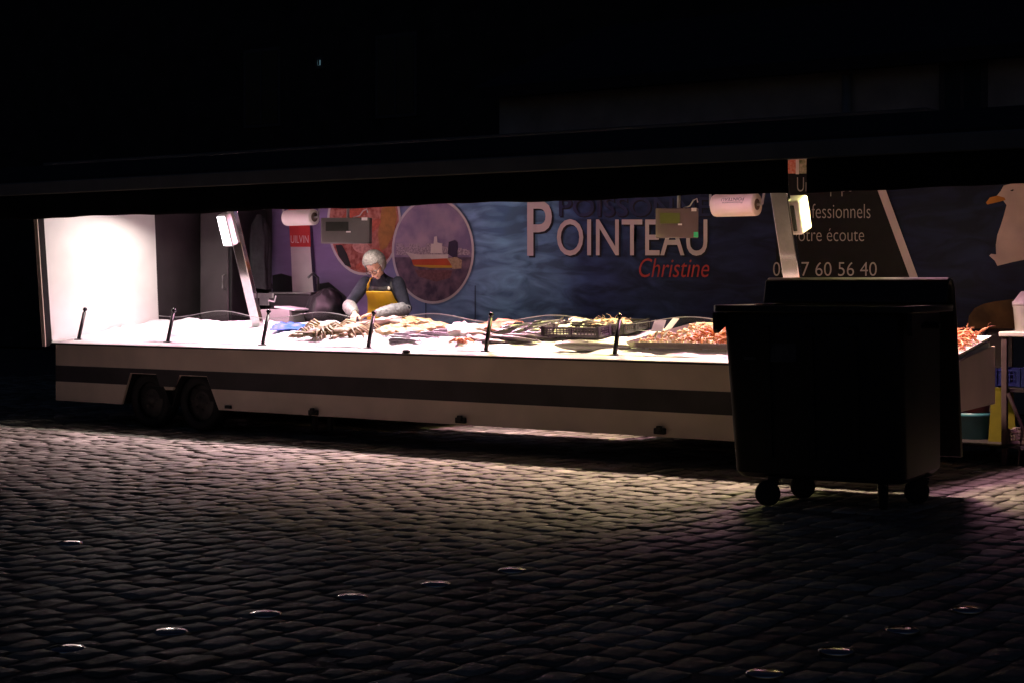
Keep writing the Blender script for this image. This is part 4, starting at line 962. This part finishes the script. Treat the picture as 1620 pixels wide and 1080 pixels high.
def sink(u, v, z):
    t = thing('sink_unit', 'dark sink unit with a tap between foam box and rubbish bag', 'sink', at(u, v, 0.245))
    MB().box((0, 0, (z - .245) / 2), (0.60, 0.40, z - .245)).build('sink_body', dark_cab, t, bevel=0.01)
    MB().box((0, 0, z - .245 + .012), (0.62, 0.42, 0.024)).build('sink_rim', mat('dark_steel', (0.08, 0.08, 0.08), 0.3, 0.8), t, bevel=0.005)
    MB().path([(0.1, 0.14, z - .24), (0.1, 0.14, z - .06), (0.1, 0.06, z - .01), (0.1, -0.02, z - .06)], 0.014, 8).build('tap', dull_steel, t, True)
u, z = loc(478, 466, 2.13); sink(u, 2.14, z)

# ------------------------------------------------------------------ the waste bin
BY = 28.0
bn = Matrix.Translation((1.307, 11.20, 0)) @ Matrix.Rotation(R(-BY), 4, 'Z')     # left front rim corner; x along the front, y to the back
wb = thing('waste_bin', 'large black four wheeled waste bin with its lid thrown back', 'waste bin', bn)
BL, BD, BZ = 1.325, 1.12, 1.313
def taper(t):  # t 0 bottom .. 1 top: left/right/front/back of the body
    return 0.110 - 0.060 * t, BL - 0.075 - 0.005 * t, 0.13 - 0.08 * t, BD - 0.04
def rr(x0, x1, y0, y1, z, r=0.07, n=5):
    p = []
    for cx_, cy_, a0 in ((x1 - r, y0 + r, -90), (x1 - r, y1 - r, 0), (x0 + r, y1 - r, 90), (x0 + r, y0 + r, 180)):
        for k in range(n + 1): a = R(a0 + 90 * k / n); p.append(Vector((cx_ + r * math.cos(a), cy_ + r * math.sin(a), z)))
    return p
mb = MB(); rings = []
zb = 0.188
for t in (0, 0.03, 0.35, 0.7, 1.0):
    x0, x1, y0, y1 = taper(t); ins = 0.03 if t == 0 else 0
    rings.append(rr(x0 + ins, x1 - ins, y0 + ins, y1 - ins, zb + (BZ - 0.03 - zb) * t))
inner = [rr(taper(t)[0] + .012, taper(t)[1] - .012, taper(t)[2] + .012, taper(t)[3] - .012, zb + .02 + (BZ - 0.02 - zb) * t) for t in (1.0, 0.5, 0.0)]
allr = rings + inner; n = len(allr[0]); vs = [p for r_ in allr for p in r_]; fs = []
for i in range(len(allr) - 1):
    for k in range(n): fs.append((i*n+k, i*n+(k+1) % n, (i+1)*n+(k+1) % n, (i+1)*n+k))
fs.append(tuple(range(n))[::-1]); fs.append(tuple((len(allr)-1)*n+k for k in range(n)))
mb.add(vs, fs)
for x in (0.36, 0.65, 0.94): mb.add([(x - .03, .125, .32), (x + .03, .125, .32), (x + .03, .055, 1.18), (x - .03, .055, 1.18), (x - .022, .105, .33), (x + .022, .105, .33), (x + .022, .036, 1.17), (x - .022, .036, 1.17)], [(4,5,6,7),(0,1,5,4),(1,2,6,5),(2,3,7,6),(3,0,4,7)])
mb.build('bin_body', black_plastic, wb, True)
wb.children[-1].data.set_sharp_from_angle(angle=R(35))
# rim: a rolled flange all round with the comb lip turned down
o_ = rr(0, BL, 0, BD, BZ, 0.06); i_ = rr(0.085, BL - .085, .055, BD - .07, BZ, 0.06)
vs = [p for p in o_] + [p for p in i_] + [p - Vector((0, 0, .045)) for p in o_] + [p - Vector((0, 0, .045)) for p in i_]; n = len(o_); fs = []
for k in range(n):
    j = (k + 1) % n; fs += [(k, j, n + j, n + k), (2*n + k, 3*n + k, 3*n + j, 2*n + j), (k, 2*n + k, 2*n + j, j), (n + k, n + j, 3*n + j, 3*n + k)]
MB().add(vs, fs).build('rim', mat('bin_rim', (0.016, 0.016, 0.017), 0.36, spec=0.5), wb, False, bevel=0.006)
for x in (0.004, BL - 0.034):
    MB().prism([(0.02, BZ - 0.05), (0.02, BZ - 0.16), (0.05, BZ - 0.185), (0.30, BZ - 0.10), (BD * .6, BZ - 0.05)], x, x + 0.03, 'u').build('lifting_lip', black_plastic, wb)
for x0, x1 in ((-0.035, 0.085), (BL - 0.085, BL + 0.035)): MB().path([(x0, BD * .5, BZ - .13), (x1, BD * .5, BZ - .13)], 0.024, 14).build('trunnion', black_metal, wb)
# lid swung over to the back: ridge above the rim, sheet hanging down behind
prof = [(0.94, 1.32), (0.99, 1.475), (1.05, 1.497), (1.13, 1.487), (1.19, 1.43), (1.25, 1.20), (1.33, 0.80), (1.42, 0.26), (1.395, 0.25), (1.30, 0.80), (1.215, 1.20), (1.155, 1.40), (1.11, 1.455), (1.05, 1.465), (1.015, 1.45), (0.975, 1.32)]
lid = MB().prism(prof, 0.02, BL - 0.015, 'u').build('lid', mat('bin_lid', (0.014, 0.014, 0.015), 0.40, spec=0.5), wb, bevel=0.012)
for x in (0.3, BL - 0.3): MB().path([(x - .1, 1.345, .62), (x - .1, 1.375, .60), (x + .1, 1.375, .60), (x + .1, 1.345, .62)], 0.012, 8).build('lid_handle', black_plastic, lid)
for x in (0.16, BL - 0.16): MB().path([(x - .05, BD - 0.02, BZ + .03), (x + .05, BD - 0.02, BZ + .03)], 0.03, 12).build('hinge', black_metal, wb)
def caster(p, ang):
    M = Matrix.Translation(p) @ Matrix.Rotation(ang, 4, 'Z')
    f = MB().lathe([(0.06, 0.0), (0.06, -0.012), (0.03, -0.02), (0.03, -0.035)], 16).box((-0.030, 0.028, -0.075), (0.075, 0.006, 0.11), Matrix.Rotation(0.5, 3, 'Y')).box((-0.030, -0.028, -0.075), (0.075, 0.006, 0.11), Matrix.Rotation(0.5, 3, 'Y')).box((-0.012, 0, -0.03), (0.08, 0.062, 0.012)).build('caster', black_metal, wb, False, M)
    MB().lathe([(0.02, -0.024), (0.07, -0.024), (0.082, -0.016), (0.084, 0), (0.082, 0.016), (0.07, 0.024), (0.02, 0.024)], 28, M=Matrix.Translation((-0.045, 0, p[2] * -1 + 0.084 + (Vector(p).z * 0))) @ Matrix.Rotation(R(90), 4, 'X')).build('caster_wheel', black_rubber, f, True)
bni = bn.inverted()
for (x, y), a in (((1208, 803), -0.2 + R(BY)), ((1270, 789), 2.9 + R(BY)), ((1397, 808), 1.45 + R(BY)), ((1472, 799), 0.1 + R(BY))):
    g = bni @ ground_at(x, y - 1); p0 = Vector((g.x, g.y, zb + 0.012)) + Matrix.Rotation(a, 3, 'Z') @ Vector((0.045, 0, 0))
    p0.x = min(max(p0.x, 0.17), BL - 0.12); p0.y = min(max(p0.y, 0.18), BD - 0.13)
    caster(p0, a)
MB().box((0, 0, 0), (0.18, 0.002, 0.22)).build('sticker', mat('worn_sticker', (0.05, 0.05, 0.05), 0.6, var=0.5), wb, M=Matrix.Translation((0.47, 0.066, 1.06)) @ Matrix.Rotation(R(-5), 4, 'X'))
MB().box((0, 0, 0), (0.08, 0.002, 0.08)).build('sticker', mat('worn_sticker', (0.05, 0.05, 0.05), 0.6), wb, M=Matrix.Translation((0.24, 0.075, 1.0)) @ Matrix.Rotation(R(-5), 4, 'X'))

# ------------------------------------------------------------------ metal road studs
stud_m = mat('worn_stud_metal', (0.50, 0.48, 0.44), 0.14, 1.0, var=0.06, scale=40)
sm = MB().lathe([(0.072, -0.03), (0.072, 0.004), (0.070, 0.0075), (0.055, 0.0125), (0.035, 0.0155), (0.015, 0.0168), (0.0, 0.017)], 40).mesh('road_stud', stud_m)
near = [(107, 1022), (270, 995), (420, 967), (557, 940), (690, 920), (810, 898)]
rt = [(1210, 1060), (1323, 1025), (1428, 992), (1530, 960)]
ordn = ['first', 'second', 'third', 'fourth', 'fifth', 'sixth']
for i, (x, y) in enumerate(near + rt + [(110, 856)]):
    g = ground_at(x, y, 0.012)
    lb = (f'domed metal road stud, {ordn[i]} from the left end of the longer stud row' if i < 6 else
          f'domed metal road stud, {ordn[i-6]} from the left in the row before the waste bin' if i < 10 else 'domed metal road stud alone at the far left of the lit cobbles')
    tag(put('road_stud', sm, None, True, Matrix.Translation((g.x, g.y, 0.0))), lb, 'road stud', 'metal studs set in the cobbles')

# ------------------------------------------------------------------ table, tubs and crates at the right end
tb = thing('folding_table', 'white topped folding table at the right end of the trailer', 'table', at(10.02, 2.0, 0))
lt = lambda u, v, z: (u - 10.02, v - 2.0, z)
zt_ = 1.068
MB().box(lt(10.35, 1.98, zt_ - 0.02), (1.42, 0.75, 0.04)).build('tabletop', white_paint, tb, bevel=0.008)
leg_m = mat('painted_leg', (0.10, 0.07, 0.075), 0.45, 0.3)
for u in (9.68, 11.0):
    for v in (1.64, 2.32): MB().box(lt(u, v, 0.515), (0.045, 0.045, 1.03)).build('leg', leg_m, tb, bevel=0.004)
MB().box(lt(10.34, 1.98, 0.60), (1.32, 0.66, 0.025)).build('shelf', dark_panel, tb)
for v in (1.63,):
    MB().path([lt(9.72, v - .03, 0.58), lt(9.84, v - .03, 0.30), lt(9.80, v - .03, 0.0)], 0.016, 8).build('brace', leg_m, tb)
u, z = loc(1617, 521, 1.95)
bk = thing('bucket', 'white lidded plastic bucket standing on the folding table', 'bucket', at(u + 0.03, 1.95, zt_))
MB().lathe([(0.085, 0), (0.10, 0.19), (0.105, 0.195), (0.105, 0.22), (0.10, 0.225)], 28).build('pail', white_paint, bk, True)
MB().lathe([(0.108, 0.205), (0.108, 0.238), (0.098, 0.242), (0.045, 0.315), (0.03, 0.325), (0.0, 0.326)], 28).build('bucket_lid', mat('grey_lid', (0.60, 0.55, 0.58), 0.4), bk, True)
def tub(name, label, cat, M, r, h, m):
    return tag(MB().lathe([(r * .82, 0), (r * .97, h * .82), (r * 1.06, h * .84), (r * 1.08, h), (r * 1.0, h), (r * .92, h * .8), (r * .76, 0.012)], 30).build(name, m, None, True, M), label, cat)
pl_ = thing('low_platform', 'low grey steel step under the right end of the trailer', 'step', at(10.1, 2.2, 0))
MB().box((-0.25, -0.10, 0.15), (2.4, 1.12, 0.02)).build('step_plate', dark_panel, pl_, bevel=0.004)  # plate extended beyond the step itself to shade the ground below
for a in (-0.85, 0.85):
    for b_ in (-0.60, 0.38): MB().box((a, b_, 0.07), (0.05, 0.05, 0.14)).build('leg', black_metal, pl_)
MB().box((0.35, -0.673, 0.15), (1.2, 0.02, 0.025)).build('edge_trim', pale_alu, pl_)
def on(x, y, v, z): return (loc(x, y, v)[0], v, z)
tub('tub', 'turquoise round plastic tub under the red tub by the bin', 'tub', at(*on(1540, 690, 2.05, 0.16)), 0.155, 0.22, mat('turquoise', (0.04, 0.15, 0.19), 0.4))
tub('tub', 'red round plastic tub stacked on the turquoise tub', 'tub', at(*on(1537, 652, 2.05, 0.385)), 0.17, 0.20, mat('red_tub', (0.30, 0.03, 0.03), 0.4))
yel = mat('yellow_plastic', (0.10, 0.085, 0.006), 0.55, spec=0.2)
y_ = thing('folding_sign', 'yellow plastic folding floor board standing behind the table leg', 'board', at(*on(1586, 690, 1.95, 0.16), 0.3))
for s in (-1, 1): MB().prism([(-.11, 0), (.11, 0), (.085, .42), (-.085, .42)], -0.006, 0.006).build('board_panel', yel, y_, M=Matrix.Translation((0, s * .08, 0)) @ Matrix.Rotation(s * 0.14, 4, 'X'))
MB().box((0, 0, 0.425), (0.18, 0.04, 0.03)).build('hinge', yel, y_)
crate('plastic_crate', 0.42, 0.32, 0.14, mat('blue_crate', (0.010, 0.014, 0.10), 0.4), 'deep blue crate on the table shelf', 'crate', at(*on(1626, 590, 1.98, 0.613)))
crate('plastic_crate', 0.50, 0.34, 0.11, mat('pink_white_crate', (0.26, 0.19, 0.21), 0.4), 'pale crate on the low step at the photo edge', 'crate', at(*on(1655, 690, 1.85, 0.16)))

# ------------------------------------------------------------------ buildings behind the square
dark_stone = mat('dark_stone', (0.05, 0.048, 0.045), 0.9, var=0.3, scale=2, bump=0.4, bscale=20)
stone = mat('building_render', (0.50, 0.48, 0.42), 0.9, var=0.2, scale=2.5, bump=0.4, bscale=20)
slate = mat('roof_slate', (0.03, 0.03, 0.035), 0.8, var=0.3, scale=6)
def building(name, label, u0, u1, v0, v1, zw, zr, wins, stone=stone):
    t = thing(name, label, 'building', at(u0, v0, 0)); L = u1 - u0; D = v1 - v0
    MB().box((L / 2, D / 2, zw / 2), (L, D, zw)).prism([(0, zw), (D, zw), (D / 2, zr - 0.1)], 0.0, L, 'u').build('wall', stone, t)
    rf = MB().prism([(-.35, zw - 0.03), (D / 2, zr), (D + .35, zw - 0.03), (D + .35, zw + .12), (D / 2, zr + .17), (-.35, zw + .12)], -0.2, L + .2, 'u').build('roof', slate, t)
    MB().box((L * .22, D / 2, zr + 0.5), (0.7, 0.6, 1.4)).build('chimney', stone, rf)
    for (wu, wz, ww, wh, m) in wins:
        f = MB().box((wu, -0.01, wz), (ww + .14, 0.06, wh + .14)).build('window', mat('window_frame', (0.10, 0.10, 0.10), 0.5), t)
        MB().box((wu, -0.045, wz), (ww, 0.012, wh)).build('pane', m, f); MB().box((wu, -0.055, wz), (0.04, 0.014, wh)).build('glazing_bar', mat('window_frame', (0.1, 0.1, 0.1), 0.5), f)
    return t
shut = mat('shutter', (0.03, 0.06, 0.065), 0.6)
ub, zb_ = loc(790, 170, 7.0)[0], loc(1300, 116, 7.0)[1]
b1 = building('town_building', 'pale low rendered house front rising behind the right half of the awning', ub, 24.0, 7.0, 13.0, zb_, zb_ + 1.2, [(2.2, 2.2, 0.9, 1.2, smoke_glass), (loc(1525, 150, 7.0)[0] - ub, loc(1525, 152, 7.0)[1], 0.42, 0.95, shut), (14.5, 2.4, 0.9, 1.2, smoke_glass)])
u_, z_ = loc(1342, 150, 6.95)
MB().path([(u_ - ub, -0.10, 0.0), (u_ - ub, -0.10, zb_ - 0.05)], 0.055, 12).build('downpipe', mat('zinc_pipe', (0.45, 0.45, 0.44), 0.5, 0.4), b1, True)
for z in (1.5, 2.9, 4.1): MB().box((u_ - ub, -0.06, z), (0.16, 0.14, 0.04)).build('pipe_clip', grey_metal, b1)
u_, z_ = loc(507, 100, 14.0)
lit = mat('faint_lit_pane', (0.02, 0.03, 0.04), 0.4, emit=(0.25, 0.50, 0.62), estr=0.25)
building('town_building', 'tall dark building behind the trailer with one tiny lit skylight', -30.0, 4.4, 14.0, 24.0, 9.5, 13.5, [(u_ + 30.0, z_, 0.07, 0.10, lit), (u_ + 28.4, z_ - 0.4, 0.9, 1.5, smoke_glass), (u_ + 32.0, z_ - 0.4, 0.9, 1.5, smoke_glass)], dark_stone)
